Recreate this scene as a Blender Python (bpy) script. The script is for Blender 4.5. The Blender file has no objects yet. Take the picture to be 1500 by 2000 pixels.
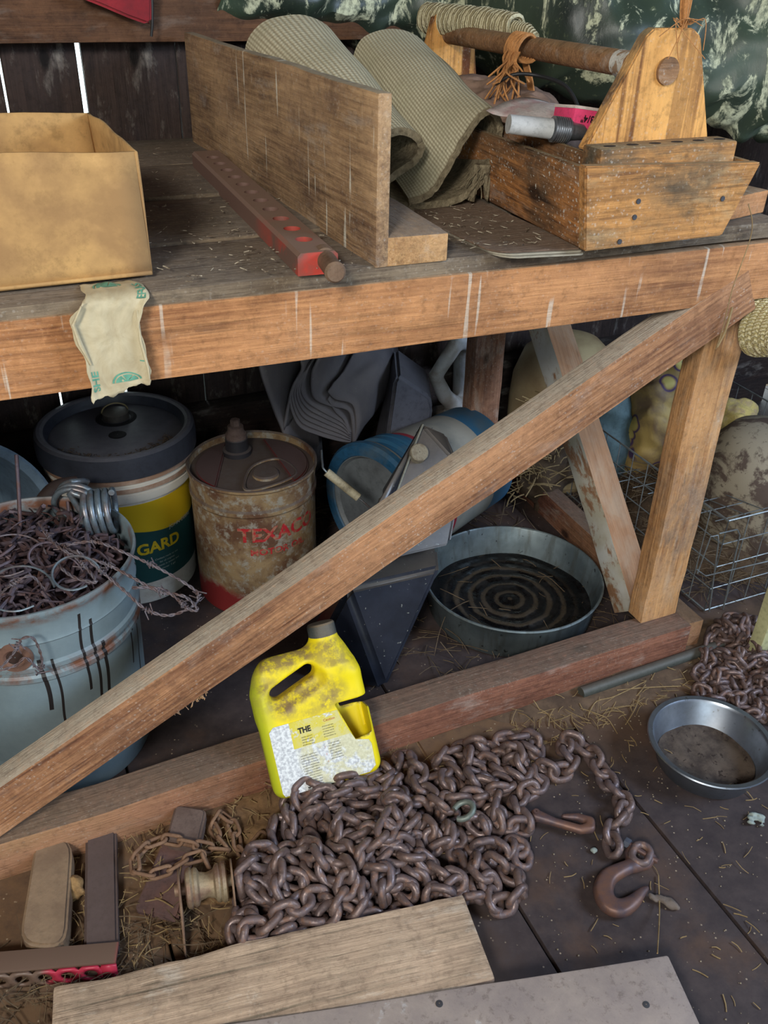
import bpy, bmesh, math, random
import numpy as np
from mathutils import Vector, Matrix
from math import sin, cos, pi, radians as rad
SC = bpy.context.scene
C = bpy.context.collection
rnd = random.Random(7)

# ---------------------------------------------------------------- camera
CAM_H = 1.2; FPX = 1750.0
TH, YAW, RO = rad(32.0), rad(25.5), rad(1.64)
CL = Vector((0, 0, CAM_H))
FW = Vector((sin(YAW)*cos(TH), cos(YAW)*cos(TH), -sin(TH)))
_r0 = Vector((cos(YAW), -sin(YAW), 0)); _u0 = _r0.cross(FW)
RT = _r0*cos(RO) + _u0*sin(RO); UP = _u0*cos(RO) - _r0*sin(RO)
cd = bpy.data.cameras.new('camera'); cam = bpy.data.objects.new('camera', cd); C.objects.link(cam)
cd.sensor_fit = 'VERTICAL'; cd.sensor_height = 36.0; cd.lens = 36.0*FPX/2000.0
cd.clip_start = 0.02; cd.clip_end = 60
cam.matrix_world = Matrix(((RT.x, UP.x, -FW.x, CL.x), (RT.y, UP.y, -FW.y, CL.y), (RT.z, UP.z, -FW.z, CL.z), (0, 0, 0, 1)))
SC.camera = cam
def ray(px, py): return (FW*FPX + RT*(px-750) - UP*(py-1000)).normalized()
def onZ(px, py, z=0.0): d = ray(px, py); return CL + d*((z-CL.z)/d.z)
def onY(px, py, y): d = ray(px, py); return CL + d*(y/d.y)
def onX(px, py, x): d = ray(px, py); return CL + d*(x/d.x)

# ---------------------------------------------------------------- world, lights, exposure
W = bpy.data.worlds.new('world'); SC.world = W; W.use_nodes = True
W.node_tree.nodes['Background'].inputs[0].default_value = (0.80, 0.95, 0.98, 1)
W.node_tree.nodes['Background'].inputs[1].default_value = 3.0
def area(name, loc, target, sx, sy, power, col):
    l = bpy.data.lights.new(name, 'AREA'); l.shape = 'RECTANGLE'; l.size = sx; l.size_y = sy
    l.energy = power; l.color = col
    o = bpy.data.objects.new(name, l); C.objects.link(o); o.location = loc
    d = Vector(target)-Vector(loc); o.rotation_euler = d.to_track_quat('-Z', 'Y').to_euler()
    return o
area('door_daylight', (-1.05, -0.95, 2.28), (0.45, 1.1, 0.7), 0.55, 0.7, 88, (1.0, 0.96, 0.88))
area('side_window_daylight', (2.35, -0.55, 1.75), (0.8, 0.9, 0.2), 0.9, 0.8, 42, (0.58, 0.74, 1.0))
area('doorway_skylight', (0.2, -1.9, 1.3), (0.5, 1.1, 0.4), 1.8, 1.6, 8, (0.85, 0.92, 1.0))
SC.view_settings.view_transform = 'Standard'; SC.view_settings.look = 'None'
SC.view_settings.gamma = 1.0; SC.view_settings.use_curve_mapping = False
SC.view_settings.exposure = 0.32
SC.cycles.max_bounces = 6

# ---------------------------------------------------------------- materials
def lin(c):
    r = []
    for v in c[:3]:
        v = v/255.0; r.append(v/12.92 if v <= 0.04045 else ((v+0.055)/1.055)**2.4)
    return (r[0], r[1], r[2], 1)
class NT:
    def __init__(s, name):
        s.m = bpy.data.materials.new(name); s.m.use_nodes = True; s.t = s.m.node_tree
        s.b = s.t.nodes['Principled BSDF']; s.tc = s.t.nodes.new('ShaderNodeTexCoord'); s.obj = s.tc.outputs['Object']
    def n(s, t, **k):
        q = s.t.nodes.new(t)
        for a, v in k.items(): setattr(q, a, v)
        return q
    def lk(s, o, i): s.t.links.new(o, i)
    def put(s, i, v):
        if hasattr(v, 'is_linked') or hasattr(v, 'links'): s.lk(v, i)
        else: i.default_value = v
    def map(s, v=None, scale=(1, 1, 1), loc=(0, 0, 0), rot=(0, 0, 0)):
        q = s.n('ShaderNodeMapping'); s.lk(v or s.obj, q.inputs[0]); q.inputs['Scale'].default_value = scale
        q.inputs['Location'].default_value = loc; q.inputs['Rotation'].default_value = rot; return q.outputs[0]
    def noise(s, v, sc, det=4, ro=0.55, dist=0.0):
        q = s.n('ShaderNodeTexNoise'); s.lk(v or s.obj, q.inputs['Vector']); q.inputs['Scale'].default_value = sc
        q.inputs['Detail'].default_value = det; q.inputs['Roughness'].default_value = ro; q.inputs['Distortion'].default_value = dist
        return q.outputs[0]
    def vor(s, v, sc, feat='F1'):
        q = s.n('ShaderNodeTexVoronoi', feature=feat); s.lk(v or s.obj, q.inputs['Vector']); q.inputs['Scale'].default_value = sc
        return q
    def wave(s, v, sc, dist=3, det=3, ds=1.5, t='BANDS', d='Y'):
        q = s.n('ShaderNodeTexWave', wave_type=t)
        if t == 'BANDS': q.bands_direction = d
        else: q.rings_direction = d
        s.lk(v or s.obj, q.inputs['Vector']); q.inputs['Scale'].default_value = sc; q.inputs['Distortion'].default_value = dist
        q.inputs['Detail'].default_value = det; q.inputs['Detail Scale'].default_value = ds; return q.outputs['Fac']
    def ramp(s, f, a, b, lo=0.0, hi=1.0):
        q = s.n('ShaderNodeMapRange'); s.lk(f, q.inputs[0]); q.inputs[1].default_value = a; q.inputs[2].default_value = b
        q.inputs[3].default_value = lo; q.inputs[4].default_value = hi; return q.outputs[0]
    def ma(s, op, a, b=0.0):
        q = s.n('ShaderNodeMath', operation=op); s.put(q.inputs[0], a); s.put(q.inputs[1], b); return q.outputs[0]
    def mix(s, f, a, b, mode='MIX'):
        q = s.n('ShaderNodeMix', data_type='RGBA', blend_type=mode); s.put(q.inputs[0], f)
        s.put(q.inputs[6], a); s.put(q.inputs[7], b); return q.outputs[2]
    def up(s):
        g = s.n('ShaderNodeNewGeometry'); x = s.n('ShaderNodeSeparateXYZ'); s.lk(g.outputs['Normal'], x.inputs[0]); return x.outputs[2]
    def xyz(s, v=None):
        x = s.n('ShaderNodeSeparateXYZ'); s.lk(v or s.obj, x.inputs[0]); return x.outputs
    def bump(s, h, st=0.3, dist=0.002):
        q = s.n('ShaderNodeBump'); s.lk(h, q.inputs['Height']); q.inputs['Strength'].default_value = st
        q.inputs['Distance'].default_value = dist; s.lk(q.outputs[0], s.b.inputs['Normal'])
    def fin(s, col, ro=0.8, met=0.0, spec=0.35):
        s.put(s.b.inputs['Base Color'], col); s.put(s.b.inputs['Roughness'], ro); s.put(s.b.inputs['Metallic'], met)
        s.b.inputs['Specular IOR Level'].default_value = spec; return s.m
def wood(name, light, dark, stain=(70, 55, 48), st=0.45, speck=0.15, dust=(150, 142, 128), du=0.75, fine=1.0, knots=True, drip=0.0, ring=1.0, off=0.0, rc=1.0, rot=(0, 0, 0), wd=9.0, sk=.6, lx=None, so=.5, crack=.35, hz=1.0, haze=(176, 168, 158)):
    q = NT(name); b = q.map(loc=(off, off*0.7, off*1.3), rot=rot)
    v = q.map(b, (0.55, 9, 9))
    w = q.wave(v, 4.2*ring, wd, 1, 0.42, 'BANDS', 'DIAGONAL')
    wn = q.ramp(q.noise(q.map(b, (1.1, 34*ring, 34*ring)), 1.0, 4, 0.6, 0.4), 0.5-0.12/max(1, rc), 0.5+0.12/max(1, rc))
    w = q.ma('ADD', q.ma('MULTIPLY', w, 1-sk), q.ma('MULTIPLY', wn, sk))
    f = q.noise(q.map(b, (5*fine, 130*fine, 130*fine)), 1.6, 5, 0.65)
    g = q.ma('ADD', q.ma('MULTIPLY', q.ma('POWER', q.ramp(w, 0.0, 1.0), 0.7), 0.34*rc), q.ma('MULTIPLY', q.ramp(f, 0.3, 0.7), 1-0.34*rc))
    col = q.mix(q.ramp(g, 0.2, 0.85), lin(dark), lin(light))
    s1 = q.noise(q.map(b, (.5, 1, 1)), 11, 6, 0.65, 0.3)
    col = q.mix(q.ramp(s1, so, so+.15, 0, st), col, lin(stain))
    s2 = q.noise(q.map(b, (.8, 2.2, 2.2)), 26, 6, 0.7, 0.2)
    col = q.mix(q.ramp(s2, 0.52, 0.70, 0, st*.9), col, lin(tuple(c*.78 for c in stain)))
    s3 = q.noise(q.map(b, (.6, 1.6, 1.6), (3, 1, 7)), 15, 6, 0.7, 0.2)
    col = q.mix(q.ramp(s3, 0.55, 0.72, 0, .55*hz), col, lin(haze))
    ck = q.noise(q.map(b, (1.6, 75, 75), (5, 2, 1)), 1.0, 3, 0.6, 0.3)
    col = q.mix(q.ramp(ck, 0.62, 0.68, 0, crack), col, lin(tuple(c*.45 for c in dark)))
    big = q.noise(q.map(b, (3, 6, 6)), 1.3, 3)
    if lx: col = q.mix(q.ramp(q.ma('ADD', q.xyz()[0], q.ma('MULTIPLY', s1, .3)), lx[0], lx[1], 0, lx[3]), col, lin(lx[2]))
    col = q.mix(q.ramp(big, 0.42, 0.62, 0, 0.35), col, lin(tuple(min(255, c*1.18+8) for c in light)))
    if knots:
        kv = q.vor(q.map(b, (7, 12, 12)), 1.0); k = kv.outputs['Distance']; kc = q.n('ShaderNodeSeparateColor'); q.lk(kv.outputs['Color'], kc.inputs[0])
        col = q.mix(q.ma('MULTIPLY', q.ramp(k, 0.17, 0.09, 0, 0.9), q.ma('GREATER_THAN', kc.outputs[0], .6)), col, lin(tuple(c*0.5 for c in dark)))
    if du > 0:
        n = q.noise(b, 30, 5, 0.65)
        f2 = q.ma('MULTIPLY', q.ramp(q.up(), 0.45, 0.75), q.ramp(n, 0.25, 0.6, du*0.75, du))
        col = q.mix(f2, col, lin(dust))
    if speck > 0:
        a = q.noise(q.map(b, (1, 1, 1)), 210, 2, 0.5)
        m = q.ramp(q.noise(b, 9, 3), 0.36, 0.58)
        col = q.mix(q.ma('MULTIPLY', q.ramp(a, 0.64, 0.70), q.ma('MULTIPLY', m, min(1, speck*2.2))), col, lin((212, 208, 196)))
        v2 = q.vor(q.map(b, (1, 1, 1)), 130).outputs['Distance']
        col = q.mix(q.ma('MULTIPLY', q.ramp(v2, 0.26, 0.17), q.ma('MULTIPLY', q.ramp(q.noise(b, 11, 2), 0.46, 0.60), min(1, speck*2))), col, lin((205, 200, 190)))
    if drip > 0:
        a = q.noise(q.map(b, (80, 30, 4.5)), 1.0, 2, 0.5); m = q.ramp(q.noise(q.map(b, (7, 7, 9)), 1.8, 3), 0.40, 0.52)
        col = q.mix(q.ma('MULTIPLY', q.ramp(a, 0.665, 0.70), q.ma('MULTIPLY', m, drip)), col, lin((214, 208, 192)))
    gr = q.noise(b, 75, 8, 0.75)
    col = q.mix(q.ramp(gr, 0.37, 0.49, .30, 0), col, lin(tuple(c*.5 for c in dark)))
    col = q.mix(q.ramp(gr, 0.56, 0.70, 0, .38), col, lin(tuple(min(255, c*1.12+14) for c in light)))
    q.bump(q.ma('ADD', f, q.ma('SUBTRACT', q.ma('MULTIPLY', s2, 1.2), q.ma('MULTIPLY', ck, crack*2))), 0.85, 0.0022*fine)
    return q.fin(col, 0.82, 0, 0.25)
def plain(name, col, ro=0.6, met=0.0, dust=None, du=0.6, stain=None, st=0.5, sc=12, bump=0.15, spec=0.4, lo=0.45, hi=0.62, dlo=0.3):
    q = NT(name); n = q.noise(None, sc, 6, 0.62, 0.2); c = lin(col)
    cc = q.mix(q.ramp(q.noise(None, sc*2.7, 4), 0.3, 0.7, 0, 0.35), c, lin(tuple(v*0.72 for v in col)))
    gr = q.noise(None, sc*6, 8, 0.75)
    cc = q.mix(q.ramp(gr, 0.36, 0.50, .4, 0), cc, lin(tuple(v*.5 for v in col))); cc = q.mix(q.ramp(gr, 0.56, 0.72, 0, .25), cc, lin(tuple(min(255, v*1.15+12) for v in col)))
    if stain: cc = q.mix(q.ramp(n, lo, hi, 0, st), cc, lin(stain))
    if dust:
        n2 = q.noise(None, sc*4, 6, 0.7)
        cc = q.mix(q.ma('MULTIPLY', q.ramp(q.up(), dlo, 0.9), q.ramp(n2, 0.25, 0.65, du*0.55, du)), cc, lin(dust))
    q.bump(q.noise(None, sc*9, 4), bump, 0.001)
    return q.fin(cc, ro, met, spec)
M = {}
M['beam'] = wood('beam_pine', (188, 134, 88), (130, 84, 54), (108, 74, 54), .45, .05, (150, 132, 108), .75, drip=.5, hz=.45, haze=(178, 150, 124))
M['brace'] = wood('brace_pine', (178, 130, 92), (112, 72, 50), (118, 82, 62), .5, .13, (180, 168, 150), .9, fine=1.1, off=3.1, ring=1.7, rc=1.4, hz=.5)
M['sill'] = wood('sill_redwood', (146, 98, 76), (94, 56, 46), (80, 52, 46), .5, .06, (108, 94, 82), .8, off=5.7, lx=(.25, -.05, (164, 128, 92), .75))
M['post'] = wood('post_pine', (196, 148, 98), (132, 86, 55), (150, 124, 102), .85, .06, (150, 140, 120), .6, hz=1.3, haze=(174, 160, 142), off=8.2)
M['rearleg'] = wood('rear_leg_wood', (146, 108, 86), (100, 66, 52), (120, 106, 100), .6, .1, off=2.4)
M['plank'] = wood('table_plank', (128, 112, 92), (84, 70, 58), (70, 60, 54), .8, .10, (118, 108, 98), .55, off=4.4)
M['board'] = wood('board_fir', (174, 142, 106), (116, 88, 66), (98, 76, 66), .7, .10, (150, 142, 122), .8, drip=.85, off=6.6, knots=False)
M['block'] = wood('block_pine', (190, 150, 104), (148, 108, 72), (120, 90, 66), .35, .08, (128, 120, 112), .8, off=1.7, knots=False)
M['tbox'] = wood('toolbox_weathered', (190, 136, 78), (112, 76, 48), (88, 80, 66), .95, .16, (150, 132, 100), .7, off=9.3, so=.44, hz=1.4, haze=(170, 152, 118))
M['tgable'] = wood('toolbox_gable_pine', (214, 156, 88), (104, 60, 34), (120, 84, 52), .3, .08, (150, 140, 110), .8, ring=1.25, off=11, knots=False, rc=2.1, sk=1.0, rot=(0, pi/2, 0), hz=.3)
M['tside'] = wood('toolbox_side_board', (180, 122, 70), (90, 58, 40), (84, 70, 56), .9, .45, (150, 132, 100), .7, off=19.3, rot=(0, 0, pi/2), so=.46, crack=.8)
M['rod'] = wood('rod_wood', (158, 118, 82), (116, 82, 56), (84, 66, 54), .5, .12, (150, 130, 100), .4, off=12, knots=False)
M['oldplank'] = wood('old_plank', (184, 156, 132), (112, 86, 72), (112, 94, 80), .6, .05, (200, 180, 152), .35, fine=.7, off=13, knots=False, rc=1.3, hz=1.6, haze=(206, 200, 190), crack=1.0)
M['barn'] = wood('barn_board', (60, 47, 42), (30, 24, 23), (40, 38, 42), .6, 0, (70, 64, 60), .4, off=14)
M['girt'] = wood('girt_board', (104, 72, 50), (64, 44, 34), (44, 34, 30), .7, 0, (100, 84, 70), .5, hz=.4, off=15)
M['greywood'] = wood('grey_wood', (112, 98, 88), (76, 64, 58), (66, 58, 56), .5, .08, (108, 96, 88), .6, off=16, knots=False)
M['whitewood'] = None
_unused = lambda: wood('whitewashed_wood', (196, 188, 174), (168, 156, 140), (128, 96, 74), .8, .1, (170, 140, 112), .85, off=17, knots=False)

def peeling():
    q = NT('whitewashed_wood'); b = q.obj; f = q.noise(q.map(b, (5, 120, 120)), 1.6, 5, .65); n = q.noise(q.map(b, (.6, 1, 1)), 16, 7, .7, .3)
    c = q.mix(q.ramp(f, .25, .75), lin((128, 92, 68)), lin((176, 134, 100)))
    x = q.xyz(q.tc.outputs['Normal']); face = q.ramp(q.ma('ABSOLUTE', x[1]), .6, .8)
    wc = q.mix(q.ramp(q.noise(b, 9, 4), .4, .6), lin((206, 204, 198)), lin((184, 176, 156)))
    c = q.mix(q.ma('MULTIPLY', face, q.ramp(n, .58, .52)), c, wc); c = q.mix(q.ma('MULTIPLY', q.ma('SUBTRACT', 1.0, face), q.ramp(n, .45, .65, 0, .6)), c, lin((166, 146, 124)))
    q.bump(n, .4, .001); return q.fin(c, .8, 0, .25)
M['whitewood'] = peeling()

# ---------------------------------------------------------------- object helpers
def link(name, me, m, parent=None):
    o = bpy.data.objects.new(name, me); C.objects.link(o)
    if m: me.materials.append(m)
    if parent: o.parent = parent
    return o
def shade(me, ang=35):
    for p in me.polygons: p.use_smooth = True
    me.set_sharp_from_angle(angle=rad(ang))
def mesh(name, vs, fs, m, parent=None, ang=35, mat=None):
    me = bpy.data.meshes.new(name); me.from_pydata([tuple(v) for v in vs], [], fs); me.update(); shade(me, ang)
    o = link(name, me, m, parent)
    if mat is not None: o.matrix_local = mat
    return o
def world_parts(root):
    inv = root.matrix_basis.inverted()
    for c in C.objects:
        if c.parent is root: c.matrix_parent_inverse = inv
    return root
def bmo(name, bm, m, parent=None, ang=35, mat=None):
    bmesh.ops.recalc_face_normals(bm, faces=bm.faces)
    me = bpy.data.meshes.new(name); bm.to_mesh(me); bm.free(); shade(me, ang)
    o = link(name, me, m, parent)
    if mat is not None: o.matrix_local = mat
    return o
def tag(o, label, cat, group=None, kind=None):
    o['label'] = label; o['category'] = cat
    if group: o['group'] = group
    if kind: o['kind'] = kind
    return o
def thing(name, loc, label, cat, group=None, mat=None):
    o = bpy.data.objects.new(name, None); C.objects.link(o); o.empty_display_size = .05
    if mat is not None: o.matrix_world = mat
    else: o.location = loc
    return tag(o, label, cat, group)
def frame(p, x, z):
    """matrix with local X along x and local Z near z"""
    x = Vector(x).normalized(); y = Vector(z).cross(x).normalized(); z = x.cross(y)
    return Matrix(((x.x, y.x, z.x, p[0]), (x.y, y.y, z.y, p[1]), (x.z, y.z, z.z, p[2]), (0, 0, 0, 1)))
def box_bm(dx, dy, dz, bev=0.002, seg=2, cuts=0, jit=0.0, seed=0):
    bm = bmesh.new(); bmesh.ops.create_cube(bm, size=1)
    bmesh.ops.scale(bm, vec=(dx, dy, dz), verts=bm.verts)
    if cuts:
        es = [e for e in bm.edges if abs((e.verts[0].co-e.verts[1].co).x) > dx*.5]
        bmesh.ops.subdivide_edges(bm, edges=es, cuts=cuts, use_grid_fill=True)
    if bev: bmesh.ops.bevel(bm, geom=[e for e in bm.edges if len(e.link_faces) == 2 and e.calc_face_angle(0) > .5], offset=bev, segments=seg, affect='EDGES', profile=.6)
    if jit:
        r = random.Random(seed); ph = [r.uniform(0, 6) for _ in range(6)]
        for v in bm.verts:
            x = v.co.x
            v.co.y += jit*(sin(x*17+ph[0])+.5*sin(x*53+ph[1]))*.5; v.co.z += jit*(sin(x*13+ph[2])+.5*sin(x*61+ph[3]))*.5
            v.co.y += r.uniform(-1, 1)*jit*.25; v.co.z += r.uniform(-1, 1)*jit*.25
    return bm
def timber(name, p0, p1, wy, wz, m, up=(0, 0, 1), parent=None, bev=.003, jit=.0012, seed=0, cuts=14):
    p0, p1 = Vector(p0), Vector(p1); L = (p1-p0).length
    return bmo(name, box_bm(L, wy, wz, bev, 2, cuts, jit, seed), m, parent, 40, frame((p0+p1)/2, p1-p0, up))
def boxo(name, lo, hi, m, parent=None, bev=.002, jit=0, cuts=0):
    lo, hi = Vector(lo), Vector(hi); d = hi-lo
    o = bmo(name, box_bm(d.x, d.y, d.z, bev, 2, cuts, jit), m, parent); o.location = (lo+hi)/2; return o
def lathe(name, prof, m, parent=None, n=64, loc=(0, 0, 0), closed=False, wob=0.0, mat=None, ang=35, seed=1):
    vs, fs = [], []; r = random.Random(seed); ph = r.uniform(0, 6)
    for (R, z) in prof:
        for i in range(n):
            a = 2*pi*i/n; w = 1+wob*(sin(2*a+ph)+.5*sin(5*a+ph*2+z*20))
            vs.append((R*w*cos(a), R*w*sin(a), z))
    k = len(prof)
    for j in range(k-1 if not closed else k):
        j2 = (j+1) % k
        for i in range(n):
            i2 = (i+1) % n; fs.append((j*n+i, j*n+i2, j2*n+i2, j2*n+i))
    bm = bmesh.new(); V = [bm.verts.new(v) for v in vs]
    for f in fs: bm.faces.new([V[i] for i in f])
    bmesh.ops.remove_doubles(bm, verts=bm.verts, dist=1e-5)
    o = bmo(name, bm, m, parent, ang)
    if mat is not None: o.matrix_local = mat
    else: o.location = loc
    return o
def catmull(pts, n=8, closed=False):
    P = [Vector(p) for p in pts]; out = []; N = len(P)
    for i in range(N if closed else N-1):
        g = (lambda k: P[k % N]) if closed else (lambda k: P[max(0, min(N-1, k))])
        a, b, c, d = g(i-1), g(i), g(i+1), g(i+2)
        for j in range(n):
            t = j/n; out.append(.5*((2*b)+(c-a)*t+(2*a-5*b+4*c-d)*t*t+(3*b-a-3*c+d)*t**3))
    if not closed: out.append(P[-1])
    return out
def tube_data(pts, r, n=8, closed=False, vs=None, fs=None):
    vs = [] if vs is None else vs; fs = [] if fs is None else fs; b0 = len(vs)
    P = [Vector(p) for p in pts]; N = len(P); prev = None
    for i, p in enumerate(P):
        t = (P[(i+1) % N]-P[i-1]) if closed else (P[min(i+1, N-1)]-P[max(i-1, 0)])
        if t.length < 1e-9: t = Vector((0, 0, 1))
        t.normalize()
        if prev is None: prev = t.orthogonal().normalized()
        prev = (prev-t*prev.dot(t)).normalized(); q = t.cross(prev)
        rr = r[i] if isinstance(r, (list, tuple)) else r
        for k in range(n):
            a = 2*pi*k/n; vs.append(p+(prev*cos(a)+q*sin(a))*rr)
    for i in range(N if closed else N-1):
        i2 = (i+1) % N
        for k in range(n):
            k2 = (k+1) % n; fs.append((b0+i*n+k, b0+i*n+k2, b0+i2*n+k2, b0+i2*n+k))
    if not closed:
        fs.append(tuple(b0+k for k in reversed(range(n)))); fs.append(tuple(b0+(N-1)*n+k for k in range(n)))
    return vs, fs
def tube(name, pts, r, m, parent=None, n=8, closed=False, loc=None):
    vs, fs = tube_data(pts, r, n, closed)
    if loc is not None: vs = [v-Vector(loc) for v in vs]
    o = mesh(name, vs, fs, m, parent, 50)
    if loc is not None: o.location = loc
    return o
def prism(name, out, th, m, parent=None, mat=None, bev=.001, axis=None):
    """outline in local XY extruded th along Z, centred"""
    bm = bmesh.new(); V = [bm.verts.new((p[0], p[1], -th/2)) for p in out]; f = bm.faces.new(V)
    r = bmesh.ops.extrude_face_region(bm, geom=[f])
    bmesh.ops.translate(bm, vec=(0, 0, th), verts=[v for v in r['geom'] if isinstance(v, bmesh.types.BMVert)])
    bmesh.ops.recalc_face_normals(bm, faces=bm.faces)
    if bev: bmesh.ops.bevel(bm, geom=[e for e in bm.edges if len(e.link_faces) == 2 and e.calc_face_angle(0) > .5], offset=bev, segments=2, affect='EDGES')
    return bmo(name, bm, m, parent, 35, mat)
def snet(fn, lo, hi, h):
    """surface nets on a signed-distance function fn(x,y,z) of arrays"""
    ax = [np.arange(lo[i], hi[i]+h, h) for i in range(3)]
    X, Y, Z = np.meshgrid(*ax, indexing='ij'); F = fn(X, Y, Z); S = F < 0
    nx, ny, nz = F.shape; acc = np.zeros((nx-1, ny-1, nz-1, 3)); cnt = np.zeros((nx-1, ny-1, nz-1))
    G = np.stack([X, Y, Z], -1)
    def sl(o): return tuple(slice(o[k], F.shape[k]-1+o[k]) for k in range(3))
    cor = [(i, j, k) for i in (0, 1) for j in (0, 1) for k in (0, 1)]
    for a in cor:
        for d in range(3):
            if a[d]: continue
            b = list(a); b[d] = 1; fa, fb = F[sl(a)], F[sl(tuple(b))]; m = (fa < 0) != (fb < 0)
            t = np.where(m, fa/(fa-fb+1e-20*(fa == fb)), 0)
            acc += np.where(m[..., None], G[sl(a)]+t[..., None]*(G[sl(tuple(b))]-G[sl(a)]), 0); cnt += m
    act = cnt > 0; idx = -np.ones(act.shape, int); idx[act] = np.arange(act.sum()); V = acc[act]/cnt[act][:, None]
    Q = []
    for d in range(3):
        e = [slice(1, -1)]*3; e[d] = slice(0, F.shape[d]-1); e2 = list(e); e2[d] = slice(1, F.shape[d])
        sa, sb = S[tuple(e)], S[tuple(e2)]; m = sa != sb; I = np.argwhere(m)+np.array([0 if k == d else 1 for k in range(3)])
        if not len(I): continue
        u, w = [(1, 2), (2, 0), (0, 1)][d]
        def gt(du, dw):
            J = I.copy(); J[:, u] += du; J[:, w] += dw; return idx[J[:, 0], J[:, 1], J[:, 2]]
        q = np.stack([gt(-1, -1), gt(0, -1), gt(0, 0), gt(-1, 0)], 1); fl = ~sa[m]; q[fl] = q[fl][:, ::-1]; Q.append(q)
    Q = np.concatenate(Q); Q = Q[(Q >= 0).all(1)]
    return V, Q
def sdfo(name, fn, lo, hi, h, m, parent=None, mat=None, ang=60, smooth=1):
    V, Q = snet(fn, lo, hi, h)
    me = bpy.data.meshes.new(name); me.from_pydata(V.tolist(), [], Q.tolist()); me.update()
    bm = bmesh.new(); bm.from_mesh(me)
    for _ in range(smooth): bmesh.ops.smooth_vert(bm, verts=bm.verts, factor=.5, use_axis_x=True, use_axis_y=True, use_axis_z=True)
    bmesh.ops.recalc_face_normals(bm, faces=bm.faces)
    bm.to_mesh(me); bm.free(); shade(me, ang); o = link(name, me, m, parent)
    if mat is not None: o.matrix_local = mat
    return o
def rbox(X, Y, Z, c, b, r):
    qx, qy, qz = np.abs(X-c[0])-b[0]+r, np.abs(Y-c[1])-b[1]+r, np.abs(Z-c[2])-b[2]+r
    return np.sqrt(np.maximum(qx, 0)**2+np.maximum(qy, 0)**2+np.maximum(qz, 0)**2)+np.minimum(np.maximum(qx, np.maximum(qy, qz)), 0)-r
def smin(a, b, k): h = np.clip(.5+.5*(b-a)/k, 0, 1); return b*(1-h)+a*h-k*h*(1-h)
def smax(a, b, k): return -smin(-a, -b, k)
def caps(X, Y, Z, pts, rs):
    d = None
    for i in range(len(pts)-1):
        a, b = np.array(pts[i], float), np.array(pts[i+1], float); ba = b-a
        px, py, pz = X-a[0], Y-a[1], Z-a[2]; t = np.clip((px*ba[0]+py*ba[1]+pz*ba[2])/max(ba@ba, 1e-9), 0, 1)
        q = np.sqrt((px-ba[0]*t)**2+(py-ba[1]*t)**2+(pz-ba[2]*t)**2)-(rs[i]+(rs[i+1]-rs[i])*t)
        d = q if d is None else np.minimum(d, q)
    return d
def sn(X, Y, Z, f, s=0):
    return (np.sin(X*f+s)*np.cos(Y*f*1.3+s*2)+np.sin(Z*f*1.1+s*3+X*f*.6)*np.cos(X*f*.7-Y*f*.5)+np.sin((X+Y+Z)*f*2.1+s)*.5)/2.5
def lettering(name, s, size, m, parent, fn, font_scale_x=1.0, bold=0.0, align='CENTER'):
    """flat text mesh mapped by fn(x, y) -> point"""
    cu = bpy.data.curves.new('t', 'FONT'); cu.body = s; cu.size = size; cu.align_x = align; cu.align_y = 'CENTER'; cu.offset = bold; cu.resolution_u = 3
    to = bpy.data.objects.new('t', cu); C.objects.link(to); bpy.context.view_layer.update()
    dg = bpy.context.evaluated_depsgraph_get(); me0 = to.evaluated_get(dg).to_mesh()
    vs = [fn(v.co.x*font_scale_x, v.co.y) for v in me0.vertices]; fs = [tuple(p.vertices) for p in me0.polygons]
    to.evaluated_get(dg).to_mesh_clear(); bpy.data.objects.remove(to); bpy.data.curves.remove(cu)
    return mesh(name, vs, fs, m, parent)
def patch(name, outline_fn, nu, nv, m, parent=None, mat=None, ang=40):
    vs = [outline_fn(i/nu, j/nv) for j in range(nv+1) for i in range(nu+1)]
    fs = [(j*(nu+1)+i, j*(nu+1)+i+1, (j+1)*(nu+1)+i+1, (j+1)*(nu+1)+i) for j in range(nv) for i in range(nu)]
    o = mesh(name, vs, fs, m, parent, ang)
    if mat is not None: o.matrix_local = mat
    return o
def thick(o, t, off=0.0):
    md = o.modifiers.new('thick', 'SOLIDIFY'); md.thickness = t; md.offset = off; return o

# ================================================================ the setting
def floor_mat():
    q = NT('barn_floor'); n = q.noise(None, 6, 6, .62, .3); n2 = q.noise(None, 26, 6, .7)
    c = q.mix(q.ramp(n2, .3, .7), lin((50, 43, 45)), lin((74, 64, 63)))
    c = q.mix(q.ramp(n, .5, .7, 0, .6), c, lin((96, 72, 56)))
    x = q.xyz()
    # brown dirt and hay dust gathers along the sill and to its left
    d1 = q.ma('MULTIPLY', q.ramp(q.ma('SUBTRACT', x[1], q.ma('MULTIPLY', n, .25)), .68, .86), q.ramp(x[1], 1.12, 1.02))  # far cutoff keeps dirt off the floor under the bench, painting its shade in
    d2 = q.ma('MULTIPLY', q.ramp(q.ma('ADD', x[0], q.ma('MULTIPLY', n2, .2)), .62, .40), q.ramp(x[1], 1.12, 1.02))
    c = q.mix(q.ma('MULTIPLY', q.ma('MAXIMUM', d1, d2), q.ramp(n2, .3, .55, .45, .95)), c, lin((112, 88, 66)))
    sp = q.vor(None, 95).outputs['Distance']
    c = q.mix(q.ma('MULTIPLY', q.ramp(sp, .16, .1), q.ramp(q.noise(None, 30, 2), .52, .6, 0, .8)), c, lin((168, 152, 130)))
    q.bump(n2, .35, .003); return q.fin(c, .62, 0, .35)
FM = floor_mat()
edges = [-1.6, -1.15, -.72, -.3, .06, .549, .832, 1.13, 1.5, 1.9, 2.3, 2.7]
bm = bmesh.new()
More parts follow.
